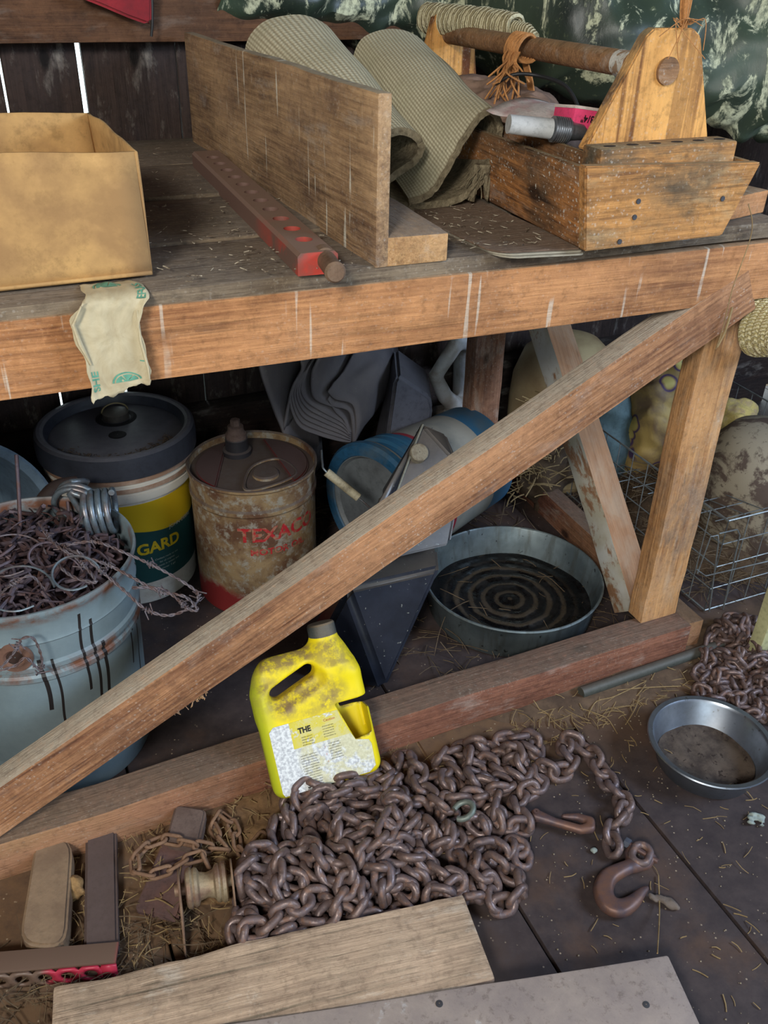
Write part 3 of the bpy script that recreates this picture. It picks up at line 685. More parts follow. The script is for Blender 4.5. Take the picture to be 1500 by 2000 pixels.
# white printed leaflet and pink carton and metal fittings inside the tote
wp = plain('printed_paper', (202, 192, 188), .7, 0, None, 0, (176, 110, 112), .5, 30, .1)
o = patch('leaflet', lambda u, v: (-.07+.14*u, -.05+.1*v, .012*sin(u*3)+.006*sin(v*5)), 12, 8, wp, None, Matrix.Translation(onY(1062, 226, 1.17)) @ Matrix.Rotation(rad(20), 4, 'Z') @ Matrix.Rotation(rad(14), 4, 'X')); thick(o, .001)
tag(o, 'curved white and pink printed leaflet lying in the tool tote', 'leaflet')
PK = plain('pink_carton', (236, 72, 120), .6, 0, None, 0, (200, 60, 96), .3, 20, .1); INK = plain('black_ink', (42, 22, 26), .7)
def pink():
    mt = Matrix.Translation(onY(1150, 240, 1.085)) @ Matrix.Rotation(rad(-2), 4, 'Z') @ Matrix.Rotation(rad(-6), 4, 'X') @ Matrix.Rotation(rad(8), 4, 'Y')
    root = thing('bolt_carton', (0, 0, 0), 'small bright pink bolt carton marked with a size, beside the gable end', 'box', mat=mt)
    o = bmo('carton', box_bm(.085, .05, .030, .001), PK, root)
    o = bmo('lid', box_bm(.087, .052, .004, .001), plain('carton_white', (214, 200, 192), .7), root); o.location = (0, 0, .0165)
    lettering('size_marking', '3/8" x 2 3/4"', .0125, INK, root, lambda x, y: (-x+.002, -.0256, -y+.004), 1.05, .0003)
    lettering('size_marking', '53-A-89', .010, INK, root, lambda x, y: (-x+.002, -.0256, -y-.009), 1.05, .0002)
pink()
MET = plain('dull_aluminium', (176, 180, 186), .35, .85, None, 0, (120, 120, 124), .5, 30, .1)
root = thing('hose_coupling', (0, 0, 0), 'ribbed silver metal coupling lying in the tool tote beside the divider', 'fitting', mat=Matrix.Translation(onY(1062, 250, 1.075)) @ Matrix.Rotation(rad(-14), 4, 'Z') @ Matrix.Rotation(rad(96), 4, 'Y'))
lathe('tube', [(0, -.05), (.012, -.05), (.013, .01), (.010, .012), (0, .012)], plain('white_tube', (190, 190, 188), .4), root, 24)
pf = [(.004, .012)]
for k in range(8): pf += [(.0165, .012+k*.003), (.0165, .0136+k*.003), (.0145, .0138+k*.003), (.0145, .0149+k*.003)]
lathe('collar', pf+[(.012, .04), (.004, .042)], MET, root, 28)
lathe('nozzle', [(.012, .04), (.010, .055), (.006, .060), (0, .060)], MET, root, 24)
root = thing('metal_tube', (0, 0, 0), 'grey steel tube end poking out under the pink carton', 'tube', mat=Matrix.Translation((.83, 1.03, .968)) @ Matrix.Rotation(rad(85), 4, 'Y'))
lathe('barrel', [(.006, -.04), (.012, -.04), (.012, .04), (.006, .04)], MET, root, 20)
# white cord roll lying behind the rod
q = NT('cotton_cord'); w = q.wave(q.map(None, (1, 1, 1)), 60, 2, 2, 4, 'BANDS', 'X'); n = q.noise(None, 160, 4); c = q.mix(q.ramp(w, .1, .9), lin((150, 138, 106)), lin((204, 194, 160))); q.bump(q.ma('ADD', w, n), .8, .003); CORD = q.fin(c, .95, 0, .1)
mt = Matrix.Translation((.915, 1.60, 1.095)) @ Matrix.Rotation(rad(-77), 4, 'Z')
root = thing('cord_bundle', (0, 0, 0), 'thick roll of cream cotton cord lying behind the carrying rod', 'cord', mat=mt)
path = []
for i in range(26*14):
    a = 2*pi*i/14; x = -.13+.24*i/(26*14); R_ = .023*(1-.25*max(0, (x-.03)/.1))*(1+.03*sin(i*1.7)); path.append((x, R_*cos(a)*1.1, R_*sin(a)))
tube('wound_cord', path, .0052, CORD, root, 6)
tube('core', [(-.135, 0, 0), (.0, 0, 0), (.135, 0, -.004), (.155, 0, -.012)], [.019, .02, .013, .008], CORD, root, 14)
# baler twine knotted round the rod
TW = plain('baler_twine', (190, 132, 78), .9, 0, None, 0, (140, 96, 58), .5, 60, .6)
tw0 = Vector((.858, 1.345, 1.078)); vs, fs = [], []
for k in range(7):
    y0 = (k-3)*.006; tube_data([tw0+Vector((.0195*cos(a), y0+.004*sin(a*2+k), .0195*sin(a))) for a in [i*2*pi/16 for i in range(16)]], .0028, 6, True, vs, fs)
for k in range(26):
    a = tw0+Vector((-.018+rr.uniform(-.004, .004), rr.uniform(-.02, .01), -.005)); L = rr.uniform(.03, .075)
    tube_data(catmull([a, a+Vector((-.012, -.01, -.012)), a+Vector((-.02+rr.uniform(-.02, .02), -.015+rr.uniform(-.015, .015), -L*.6)), a+Vector((-.022+rr.uniform(-.03, .03), -.02+rr.uniform(-.02, .02), -L))], 4), .0016, 5, False, vs, fs)
for k in range(9):
    a = tw0+Vector((.006, -.012+k*.002, -.019)); tube_data(catmull([a, a+Vector((.01, -.01, -.04)), a+Vector((-.005, -.03, -.075)), a+Vector((-.02, -.03, -.10))], 4), .0016, 5, False, vs, fs)
o = mesh('twine_knot', [v-tw0 for v in vs], fs, TW); o.location = tw0; tag(o, 'frayed orange baler twine knotted round the carrying rod', 'twine')
BLK = plain('black_rubber', (34, 34, 36), .5)
tag(tube('black_cable', catmull([(.80, 1.32, 1.03), (.82, 1.30, 1.045), (.85, 1.28, 1.045), (.872, 1.235, 1.035), (.878, 1.20, 1.005), (.876, 1.19, .985)], 8), .0028, BLK, None, 8), 'thin black cable looping down under the rod in the tool tote', 'cable')

# ---- tarp hanging behind the bench
def tarp():
    q = NT('mouldy_tarp'); v = q.map(None, (9, 9, 3.6)); n = q.noise(v, 2.4, 9, .72, .6); n2 = q.noise(None, 70, 5, .7); n3 = q.noise(None, 4, 3)
    c = q.mix(q.ramp(n3, .35, .65), lin((34, 42, 38)), lin((66, 80, 64)))
    c = q.mix(q.ma('MULTIPLY', q.ramp(n, .53, .58), q.ramp(n2, .38, .55, .3, 1)), c, lin((196, 198, 166)))
    c = q.mix(q.ramp(n2, .6, .75, 0, .45), c, lin((126, 134, 98)))
    q.bump(n, .4, .004); tm = q.fin(c, q.ramp(n, .5, .62, .38, .85), 0, .5)
    def path(u):
        pts = [(.50, 1.87, 1.04), (.72, 1.84, 1.035), (.95, 1.82, 1.02), (1.02, 1.62, 1.0), (1.13, 1.50, .965), (1.28, 1.44, .945), (1.42, 1.38, .905), (1.56, 1.33, .868), (1.75, 1.30, .85), (2.1, 1.3, .86)]
        cc = tarp.c; f = u*(len(cc)-1); i = min(int(f), len(cc)-2); return cc[i].lerp(cc[i+1], f-i)
    tarp.c = catmull([(.50, 1.872, 1.05), (.72, 1.85, 1.045), (.90, 1.83, 1.03), (1.02, 1.68, 1.0), (1.13, 1.52, .968), (1.28, 1.45, .95), (1.42, 1.38, .915), (1.56, 1.33, .88), (1.75, 1.30, .86), (2.1, 1.3, .87)], 10)
    def P(u, v):
        b = path(u); H = 1.62-b.z
        t = v; bul = .06*math.exp(-((v-.16)/.13)**2)-.05*max(0, .08-v)/.08
        p = Vector((b.x+.05*t, b.y+.05+.05*t, b.z+t*H)); out = Vector((.3, -1, 0)).normalized()
        w = .022*sin(u*19+v*2.1)+.014*sin(u*41-v*4)+.006*sin(u*83+v*9)
        cr = .005*sin(v*34+u*40)+.004*sin(v*61-u*77)+.010*sin(v*11+u*13)
        return p+out*(bul+w*(.3+.7*min(1, v*3))+cr)+Vector((0, 0, .007*sin(u*61)+.005*sin(u*133)))*(1-v)
    o = patch('tarpaulin', lambda u, v: P(u, v)-Vector((1.2, 1.5, 1.0)), 150, 60, tm); o.location = (1.2, 1.5, 1.0); thick(o, .002)
    tag(o, 'dark green mouldy tarpaulin hanging behind the tool tote', 'tarpaulin')
tarp()
vs, fs = [], []
b0 = Vector((.872, 1.0, 1.128))
for k in range(12):
    a = b0+Vector((rr.uniform(-.006, .008), rr.uniform(-.004, .006), 0)); tube_data(catmull([a, a+Vector((rr.uniform(-.006, .006), .004, .05)), a+Vector((rr.uniform(-.004, .004), .01, .14)), a+Vector((rr.uniform(-.01, .01), .02, .26))], 5), .0018, 5, False, vs, fs)
for k in range(9):
    a = b0+Vector((rr.uniform(-.006, .012), -.002, .004)); tube_data(catmull([a, a+Vector((rr.uniform(-.02, .02), -.006, .006)), a+Vector((rr.uniform(-.05, .05), -.012, rr.uniform(-.04, .02)))], 5), .0006, 4, False, vs, fs)
o = mesh('twine_strand', [v-b0 for v in vs], fs, TW); o.location = b0; tag(o, 'yellow twine strand hanging down onto the peak of the tote gable', 'twine')
# red plastic hanging on the girt, top left
q = plain('red_plastic', (158, 26, 36), .35, 0, None, 0, (96, 20, 28), .5, 12, .3)
cs = [(.262, 1.122), (.30, 1.108), (.345, 1.090), (.378, 1.079), (.386, 1.082), (.388, 1.10), (.392, 1.13), (.40, 1.32), (.26, 1.32)]
o = prism('red_plastic_flap', [(x-.33, z-1.15) for x, z in cs], .022, q, None, Matrix.Translation((.33, 1.845, 1.15)) @ Matrix.Rotation(pi/2, 4, 'X'), .005)
tag(o, 'dusty red plastic flap hanging over the girt at top left', 'plastic')
tag(tube('dark_cord', catmull([(.395, 1.84, 1.30), (.393, 1.84, 1.15), (.389, 1.84, 1.09), (.384, 1.842, 1.06)], 6), .0025, BLK, None, 6), 'dark cord hanging beside the red plastic flap', 'cord')
tag(timber('wood_offcut', (1.02, 1.045, T+.02), (1.13, 1.07, T+.02), .05, .034, M['beam'], seed=41), 'short yellowish wood offcut behind the tote at the bench corner', 'offcut')

# ================================================================ under the bench
DUSTG = (86, 80, 82)
def wrap(cx, cy, R, a0, z0, off=.0012, lean=0.0):
    """maps flat text x,y onto a vertical cylinder face around angle a0"""
    return lambda x, y: (cx+(R+off+lean*y)*cos(a0+x/R), cy+(R+off+lean*y)*sin(a0+x/R), z0+y)
def pail():
    cx, cy = .205, 1.72
    root = thing('pail', (cx, cy, 0), 'white plastic pail with a dusty black lid and green and yellow label', 'pail')
    q = NT('pail_plastic'); x = q.xyz(); z = x[2]; n = q.noise(None, 18, 5, .65)
    c = q.mix(q.ramp(n, .5, .7, 0, .5), lin((196, 192, 182)), lin((140, 116, 94)))
    for (za, zb) in ((.285, .298), (.305, .318)):
        rg = q.ma('MULTIPLY', q.ma('GREATER_THAN', z, za), q.ma('LESS_THAN', z, zb)); c = q.mix(q.ma('MULTIPLY', rg, q.ramp(n, .3, .5, .6, .9)), c, lin((134, 98, 74)))
    lab = q.ma('MULTIPLY', q.ma('GREATER_THAN', z, .055), q.ma('LESS_THAN', z, .255))
    wv = q.ma('ADD', z, q.ma('MULTIPLY', q.ma('SINE', q.ma('MULTIPLY', x[0], 18)), .012))
    lc = q.mix(q.ma('GREATER_THAN', wv, .188), lin((28, 66, 66)), lin((196, 164, 26)))
    c = q.mix(lab, c, lc); q.bump(n, .1); pm = q.fin(c, .5)
    pr_ = [(.001, .002), (.128, 0), (.132, .004), (.1435, .262), (.150, .264), (.1505, .280), (.145, .282), (.145, .286), (.152, .288), (.152, .300), (.146, .302), (.146, .306), (.153, .308), (.153, .330), (.150, .332), (.05, .335)]
    lathe('bucket', pr_, pm, root, 96)
    lm = plain('black_lid', (52, 55, 64), .45, 0, (104, 102, 108), .95, None, 0, 10, .3, .4, dlo=.55)
    LID = lathe('lid', [(.001, .352), (.128, .352), (.133, .350), (.136, .356), (.140, .368), (.146, .371), (.153, .371), (.158, .366), (.1595, .356), (.1605, .340), (.160, .322), (.157, .320), (.154, .324)], lm, root, 96, ang=25)
    lx, ly = .012, .062
    lathe('spout_recess', [(.030, .3525), (.036, .3545), (.041, .3525), (.044, .3515)], plain('recess', (22, 20, 22), .6), LID, 40, loc=(lx, ly, 0))
    capm = plain('spout_cap', (70, 64, 58), .5, .1, (110, 104, 96), .7, None, 0, 20, .3)
    cp = lathe('spout_cap', [(.001, .368), (.024, .368), (.027, .366), (.0275, .353)], capm, LID, 40, loc=(lx, ly, 0))
    tube('pull_ring', [(lx+.027*cos(a), ly+.004+.016*(1-sin(a))*.2, .364+.020*max(0, sin(a))) for a in [i*pi/16 for i in range(17)]], .0016, plain('ring_plastic', (136, 120, 84), .4), LID, 8)
    lathe('vent_dimple', [(.001, .3528), (.010, .3528), (.016, .3532), (.018, .3522)], bpy.data.materials['recess'], LID, 30, loc=(.0, -.018, 0))
    YL = plain('label_yellow', (206, 176, 30), .5); GL = plain('label_pale', (170, 178, 168), .6)
    a0 = math.atan2(-cy+.0, -cx)+.40; R_ = .1385
    lettering('lettering', 'GARD', .036, YL, root, wrap(0, 0, .1378, a0, .142), 1.0, .0012)
    lettering('lettering', 'JOHN DEERE', .011, GL, root, wrap(0, 0, .1405, a0+.42, .178), 1.1, .0001)
    for k in range(4): lettering('lettering', ['Coolant ready to use', 'for all engines', 'protects in winter and', 'summer  5 gal'][k], .006, GL, root, wrap(0, 0, .1365-.0004*k, a0+.1, .11-.009*k), 1.1)
    vs, fs = [], []
    r = random.Random(3)
    for k in range(150):
        a = rad(200+r.uniform(0, 130)); R_ = .126-abs(r.gauss(0, .012)); p = Vector((R_*cos(a), R_*sin(a), .354)); d = Vector((r.uniform(-1, 1), r.uniform(-1, 1), r.uniform(0, .5)))*.008
        tube_data([p, p+d], .0008, 4, False, vs, fs)
    o = mesh('chaff_on_lid', vs, fs, plain('chaff', (92, 78, 66), .9), root); o['kind'] = 'stuff'
pail()
def drum():
    cx, cy = .447, 1.575
    root = thing('oil_drum_can', (cx, cy, 0), 'rusty round metal oil can with red lettering and a capped spout', 'can')
    q = NT('rusty_can'); n = q.noise(None, 9, 8, .7, .5); n2 = q.noise(None, 60, 6, .7); z = q.xyz()[2]
    c = q.mix(q.ramp(n, .4, .6), lin((150, 126, 92)), lin((96, 66, 48)))
    c = q.mix(q.ramp(n2, .50, .62, 0, .8), c, lin((156, 152, 140)))
    c = q.mix(q.ramp(q.ma('ADD', z, q.ma('MULTIPLY', n, .12)), .13, .11), c, lin((120, 34, 34)))
    c = q.mix(q.ramp(n2, .36, .28, 0, .6), c, lin((80, 52, 42)))
    top = q.ramp(q.up(), .3, .6); c = q.mix(q.ma('MULTIPLY', top, .92), c, lin((76, 66, 64)))
    q.bump(q.ma('ADD', n, n2), .3, .002); dm = q.fin(c, .7, .1); M['can'] = dm
    lathe('can_body', [(.001, 0), (.126, 0), (.1285, .004), (.1285, .245), (.1315, .250), (.1315, .258), (.1285, .263), (.130, .300), (.1335, .304), (.1335, .309), (.130, .311), (.1275, .307), (.1265, .294), (.001, .294)], dm, root, 96, ang=25)
    # raised panels pressed in the top
    for (a0, a1) in ((100, 215), (-62, 62)):
        out = []
        for k in range(15): a = rad(a0+(a1-a0)*k/14); out.append((.116*cos(a), .116*sin(a)))
        a_, b_ = Vector(out[-1]), Vector(out[0]); mid = (a_+b_)/2; out += [tuple(a_.lerp(b_, .2)), tuple(a_.lerp(b_, .8))]
        prism('pressed_panel', out, .007, dm, root, Matrix.Translation((0, 0, .2965)), .003)
    # trapezoid well with a plug, nearer the camera
    wl = [(-.012, -.005), (.052, .010), (.062, -.068), (-.045, -.090)]
    tube('rim_bead', catmull([(a+.005, b-.008, .298) for a, b in wl], 8, True), .0035, dm, root, 8, True)
    lathe('plug', [(.001, .302), (.024, .302), (.027, .299), (.027, .294)], dm, root, 36, loc=(.014, -.046, 0))
    sm = plain('spout_black', (44, 42, 46), .5, 0, (96, 86, 82), .7, None, 0, 20, .2)
    sx, sy = -.012, .066
    SP = lathe('spout', [(.030, .294), (.030, .304), (.024, .306), (.0235, .330), (.020, .334)], sm, root, 36, loc=(sx, sy, 0))
    lathe('spout_cap', [(.018, .328), (.022, .330), (.022, .341), (.018, .344), (.0165, .352), (.0165, .358), (.010, .360), (.001, .360)], plain('rusty_cap', (112, 92, 84), .8, .2, None, 0, (84, 66, 58), .6, 40, .3), SP, 18, ang=20)
    lathe('spout_nut', [(.0105, .360), (.0105, .372), (.007, .374), (.001, .374)], bpy.data.materials['rusty_cap'], SP, 6, ang=20)
    RD = NT('faded_red_ink'); n = RD.noise(None, 70, 5, .7); RD = RD.fin(RD.mix(RD.ramp(n, .46, .58, 0, .85), lin((168, 34, 40)), lin((150, 118, 92))), .7)
    a0 = math.atan2(-cy, -cx)+.12
    lettering('lettering', 'TEXACO', .044, RD, root, wrap(0, 0, .1285, a0+.28, .205), 1.0, .0013)
    lettering('lettering', 'MOTOR OIL', .021, RD, root, wrap(0, 0, .1285, a0+.24, .165), 1.05, .0006)
drum()
# ---- galvanised pan
def pan():
    root = thing('drain_pan', (.920, 1.282, 0), 'round galvanised pan holding black oily sludge, under the bench', 'pan')
    q = NT('galvanised'); n = q.noise(None, 10, 5, .6); x = q.xyz()
    st = q.noise(q.map(None, (30, 30, 2)), 2, 4)
    c = q.mix(q.ramp(n, .4, .65), lin((128, 140, 144)), lin((92, 102, 106))); c = q.mix(q.ramp(st, .5, .65, 0, .5), c, lin((80, 78, 70)))
    c = q.mix(q.ramp(q.noise(None, 70, 3), .66, .7, 0, .8), c, lin((30, 30, 30))); q.bump(st, .3, .002); gm = q.fin(c, .45, .45)
    lathe('pan', [(.001, 0), (.172, 0), (.176, .003), (.1875, .074), (.1905, .076), (.192, .079), (.1905, .082), (.188, .082), (.1855, .079), (.174, .010), (.001, .008)], gm, root, 128, wob=.006, ang=50)
    q = NT('oil_sludge'); r = q.n('ShaderNodeVectorMath', operation='LENGTH'); sp = q.map(None, (1, 1, 0)); q.lk(sp, r.inputs[0]); R_ = r.outputs['Value']
    n = q.noise(None, 22, 5, .65); rr_ = q.ma('ADD', R_, q.ma('MULTIPLY', n, .016)); w = q.ma('SINE', q.ma('MULTIPLY', rr_, 215.0))
    c = q.mix(q.ma('MULTIPLY', q.ramp(w, .1, .8), q.ramp(R_, .15, .12)), lin((14, 13, 14)), lin((66, 58, 48)))
    q.bump(q.ma('ADD', w, q.noise(None, 80, 4)), .5, .003); sl = q.fin(c, q.ramp(q.noise(None, 34, 3), .4, .6, .12, .7), 0, .5)
    o = patch('oily_sludge', lambda u, v: ((.001+.1775*v)*cos(u*2*pi), (.001+.1775*v)*sin(u*2*pi), .016+.002*sin(v*30)*(1-v)+.0015*sin(u*37+v*9)*v), 96, 40, sl, root); o['kind'] = 'stuff'
pan()
# ---- blue grey bucket full of scrap wire
def bluepail():
    cx, cy = -.012, 1.27; R_ = .168; H = .395
    root = thing('steel_pail', (cx, cy, 0), 'pale blue steel pail with tar drips, full of barbed wire scraps', 'pail')
    q = NT('blue_steel'); z = q.xyz()[2]; n = q.noise(None, 10, 8, .7, .4); n2 = q.noise(None, 55, 6, .7)
    c = q.mix(q.ramp(n2, .3, .7, 0, .4), lin((122, 138, 144)), lin((98, 112, 120)))
    for zz in (.385, .285, .275):
        d = q.ma('ABSOLUTE', q.ma('SUBTRACT', z, zz)); c = q.mix(q.ma('MULTIPLY', q.ramp(d, .016, .004), q.ramp(n, .42, .55)), c, lin((112, 72, 52)))
    at = q.n('ShaderNodeMath', operation='ARCTAN2'); x = q.xyz(); q.lk(x[1], at.inputs[0]); q.lk(x[0], at.inputs[1])
    aa = q.ma('ADD', q.ma('MULTIPLY', at.outputs[0], 7.5), q.ma('MULTIPLY', q.ma('SINE', q.ma('MULTIPLY', z, 46.0)), .10)); cell = q.ma('FLOOR', aa)
    def wn(k):
        w_ = q.n('ShaderNodeTexWhiteNoise', noise_dimensions='1D'); q.lk(q.ma('ADD', cell, k), w_.inputs['W']); return w_.outputs['Value']
    ctr = q.ma('ABSOLUTE', q.ma('SUBTRACT', q.ma('SUBTRACT', aa, cell), q.ma('ADD', q.ma('MULTIPLY', wn(3.3), .5), .25)))
    zt_ = q.ma('ADD', q.ma('MULTIPLY', wn(7.7), .16), .245); zb_ = q.ma('SUBTRACT', zt_, q.ma('ADD', q.ma('MULTIPLY', wn(11.1), .16), .05))
    dm_ = q.ma('MULTIPLY', q.ma('LESS_THAN', ctr, q.ma('ADD', .07, q.ma('MULTIPLY', wn(5.1), .09))), q.ma('MULTIPLY', q.ma('LESS_THAN', z, zt_), q.ma('GREATER_THAN', z, zb_)))
    dm_ = q.ma('MULTIPLY', dm_, q.ma('GREATER_THAN', wn(2.2), .12)); c = q.mix(dm_, c, lin((36, 32, 32)))
    c = q.mix(q.ramp(n, .60, .68, 0, .8), c, lin((104, 66, 46))); q.bump(n, .2, .002); bm_ = q.fin(c, .5, .1)
    pr_ = [(.001, 0), (.146, 0), (.148, .004), (.155, .20), (.1575, .262), (.161, .266), (.161, .274), (.158, .278), (.158, .283), (.162, .287), (.162, .295), (.1585, .30), (.160, .335), (.162, .338), (.160, .342), (.162, .378), (.166, .385), (.168, .391), (.167, .396), (.164, .396), (.1615, .392), (.158, .36), (.15, .05), (.001, .02)]
    lathe('bucket', pr_, bm_, root, 96, ang=30)
    # handle ear with hole, on the camera side
    a = math.atan2(-cy, -cx)-.28; e = Vector((.159*cos(a), .159*sin(a), .318))
    em = plain('ear_rust', (124, 92, 78), .7, .2)
    EAR = lathe('handle_ear', [(.012, 0), (.016, .003), (.024, .003), (.026, -.002)], em, root, 28, mat=frame(e, (0, 0, 1), (cos(a), sin(a), 0)) @ Matrix.Translation((0, 0, .002)))
    lathe('ear_hole', [(.001, 0), (.012, 0)], plain('hole', (58, 40, 34), .8), root, 24, mat=frame(e, (0, 0, 1), (cos(a), sin(a), 0)) @ Matrix.Translation((0, 0, .001)))
    LW = plain('paper_label', (206, 204, 198), .8, 0, None, 0, (150, 140, 126), .5, 40, .1); BL = plain('label_blue', (34, 62, 138), .5)
    a1 = math.atan2(-cy, -cx)+.0; f = wrap(0, 0, .1505, a1-.05, .14, .0014, .03)
    patch('paper_label', lambda u, v: f((u-.5)*.085, (v-.5)*.07), 14, 6, LW, root)
    f2 = wrap(0, 0, .1520, a1+.55, .178, .0016, .03); patch('blue_label', lambda u, v: f2((u-.5)*.09, (v-.5)*.022), 14, 3, BL, root)
    lettering('printing', 'Product Description', .0075, INK, root, wrap(0, 0, .1515, a1-.05, .164, .0018))
    for k in range(4): lettering('printing', 'Heavy coat for use on', .0055, INK, root, wrap(0, 0, .1505-.0004*k, a1-.05, .150-.011*k, .0022))
    return Vector((cx, cy, 0))
BP = bluepail()
WIRE = plain('old_wire', (120, 112, 118), .6, .35, None, 0, (96, 66, 52), .7, 60, .4)
WIREB = plain('bluish_wire', (128, 142, 152), .4, .6, None, 0, (120, 84, 62), .5, 40, .2)
SCRAP = plain('scrap_iron', (96, 84, 92), .6, .4, None, 0, (92, 60, 46), .7, 30, .5)
r = random.Random(12)
# a bed of short scrap pieces (uncountable) fills the pail
vs, fs = [], []
for k in range(520):
    R_ = .145*math.sqrt(r.random()); a = r.uniform(0, 2*pi); z = .335+r.uniform(0, .055)+.03*(1-R_/.145)
    p = Vector((BP.x+R_*cos(a), BP.y+R_*sin(a), z)); d = Vector((r.gauss(0, 1), r.gauss(0, 1), r.gauss(0, .35))).normalized(); L = r.uniform(.02, .07); b = d.cross(Vector((0, 0, 1)))*r.uniform(-.015, .015)
    q2 = [p-d*L/2, p+b+Vector((0, 0, r.uniform(0, .008))), p+d*L/2]
    for w in q2:
        h = Vector((w.x-BP.x, w.y-BP.y)); 
        if h.length > .15: w.x = BP.x+h.x/h.length*.15; w.y = BP.y+h.y/h.length*.15
    tube_data(catmull(q2, 3), r.choice((.0014, .002, .003, .0038)), 5, False, vs, fs)
bz = Vector((BP.x, BP.y, .33)); o = mesh('scrap_wire_bed', [v-bz for v in vs], fs, SCRAP); o.location = bz
tag(o, 'tangle of short scrap wire and nails filling the pale blue pail', 'scrap', kind='stuff')
lathe('t', [(.001, .332), (.152, .335)], SCRAP, None, 40, loc=(BP.x, BP.y, 0)); o = bpy.data.objects['t']; o.name = 'scrap_layer'; tag(o, 'packed layer of dark scrap under the wire in the pale blue pail', 'scrap', kind='stuff')
for (px, py, rr0, tlt, wr, mm, lab) in ((40, 1150, .045, .5, .0016, WIREB, 'pale bluish curl of wire at the near rim of the scrap pail'), (95, 1085, .028, 1.1, .0022, SCRAP, 'dark thick wire curl standing up in the middle of the scrap'), (20, 1085, .05, .3, .0014, WIRE, 'wide thin wire curl lying at the left of the scrap pail'), (150, 1120, .034, .8, .0020, WIREB, 'bluish bent wire at the right hand rim of the scrap pail')):
    c0 = onZ(px, py, .415); q2 = [c0+Vector((rr0*cos(b), rr0*sin(b)*cos(tlt), rr0*sin(b)*sin(tlt)*.8+.0015*k-.01)) for k, b in enumerate([k/13*5.0 for k in range(14)])]
    o = tube('loose_wire', catmull(q2, 2), wr, mm, None, 6, False, c0); tag(o, lab, 'wire')
def barbed(name, pts, label, rr_=.0014, seed=1):
    P = catmull(pts, 12); base = P[0].copy(); vs, fs = [], []; rn = random.Random(seed); s = 0; A, B = [], []
    for i, p in enumerate(P):
        t = (P[min(i+1, len(P)-1)]-P[max(i-1, 0)]).normalized(); n = t.orthogonal().normalized(); b = t.cross(n)
        if i: s += (p-P[i-1]).length
        ph = s*260; o = (n*cos(ph)+b*sin(ph))*rr_*1.05; A.append(p+o-base); B.append(p-o-base)
    tube_data(A, rr_, 6, False, vs, fs); tube_data(B, rr_, 6, False, vs, fs)
    L = s; nb = max(1, int(L/.09)); s = 0; nxt = .04
    root = mesh(name, vs, fs, WIRE, None, 60); root.location = base; tag(root, label, 'barbed wire', 'barbed wire strands')
    for i, p in enumerate(P[1:], 1):
        s += (p-P[i-1]).length
        if s > nxt and nb > 0:
            nxt += .09; nb -= 1; t = (P[min(i+1, len(P)-1)]-P[i-1]).normalized(); n = t.orthogonal().normalized(); b = t.cross(n); v2, f2 = [], []; c = p-base
            for sg in (-1, 1):
                pts2 = [c+t*(.0022*sg+.0011*k-.003)+(n*cos(k*1.3)+b*sin(k*1.3))*.0034 for k in range(-1, 11)]
                d = (n*cos(13+sg)+b*sin(13+sg)); pts2.append(c+t*.004*sg+d*.013); pts2.insert(0, c-t*.004*sg-d*.011*rn.uniform(.7, 1.2))
                tube_data(pts2, .0010, 5, False, v2, f2)
            mesh('barb', v2, f2, WIRE, root, 60)
B_ = lambda px, py, z: onZ(px, py, z)
barbed('barbed_wire_strand', [B_(130, 1065, .43), B_(185, 1058, .43), B_(240, 1078, .42), B_(310, 1110, .40), B_(372, 1146, .38), B_(388, 1165, .37), B_(376, 1184, .365), B_(330, 1202, .36), B_(285, 1190, .37), B_(250, 1160, .385), B_(215, 1130, .40), B_(150, 1075, .43)], 'long loop of barbed wire reaching furthest out over the pail edge', seed=2)
barbed('barbed_wire_strand', [B_(90, 1050, .42), B_(160, 1085, .425), B_(215, 1105, .41), B_(262, 1130, .40), B_(310, 1155, .385), B_(360, 1165, .378), B_(385, 1188, .37), B_(370, 1190, .372), B_(320, 1152, .385), B_(258, 1148, .395)], 'barbed wire loop with a rusty twisted knot, beneath the longest loop', seed=3)
barbed('barbed_wire_strand', [B_(75, 1020, .43), B_(110, 1065, .43), B_(150, 1090, .42), B_(185, 1130, .41), B_(180, 1137, .41), B_(140, 1125, .41), B_(110, 1100, .415)], 'short barbed wire loop ending at the near rim of the pail', seed=4)
barbed('barbed_wire_strand', [onY(0, 1160, 1.12)+Vector((0, -.0, 0)), onY(25, 1140, 1.10), onY(60, 1125, 1.10), onY(85, 1150, 1.11)], 'pale barbed wire arc crossing the scrap at the left rim', .0011, 5)
a_ = [onY(x, y, 1.085) for x, y in ((0, 1305), (25, 1278), (40, 1250), (62, 1245), (75, 1265), (82, 1292), (76, 1307), (50, 1285), (30, 1300), (0, 1310))]
barbed('barbed_wire_strand', a_, 'bright barbed wire curl hanging down the outside of the pail', .0011, 6)
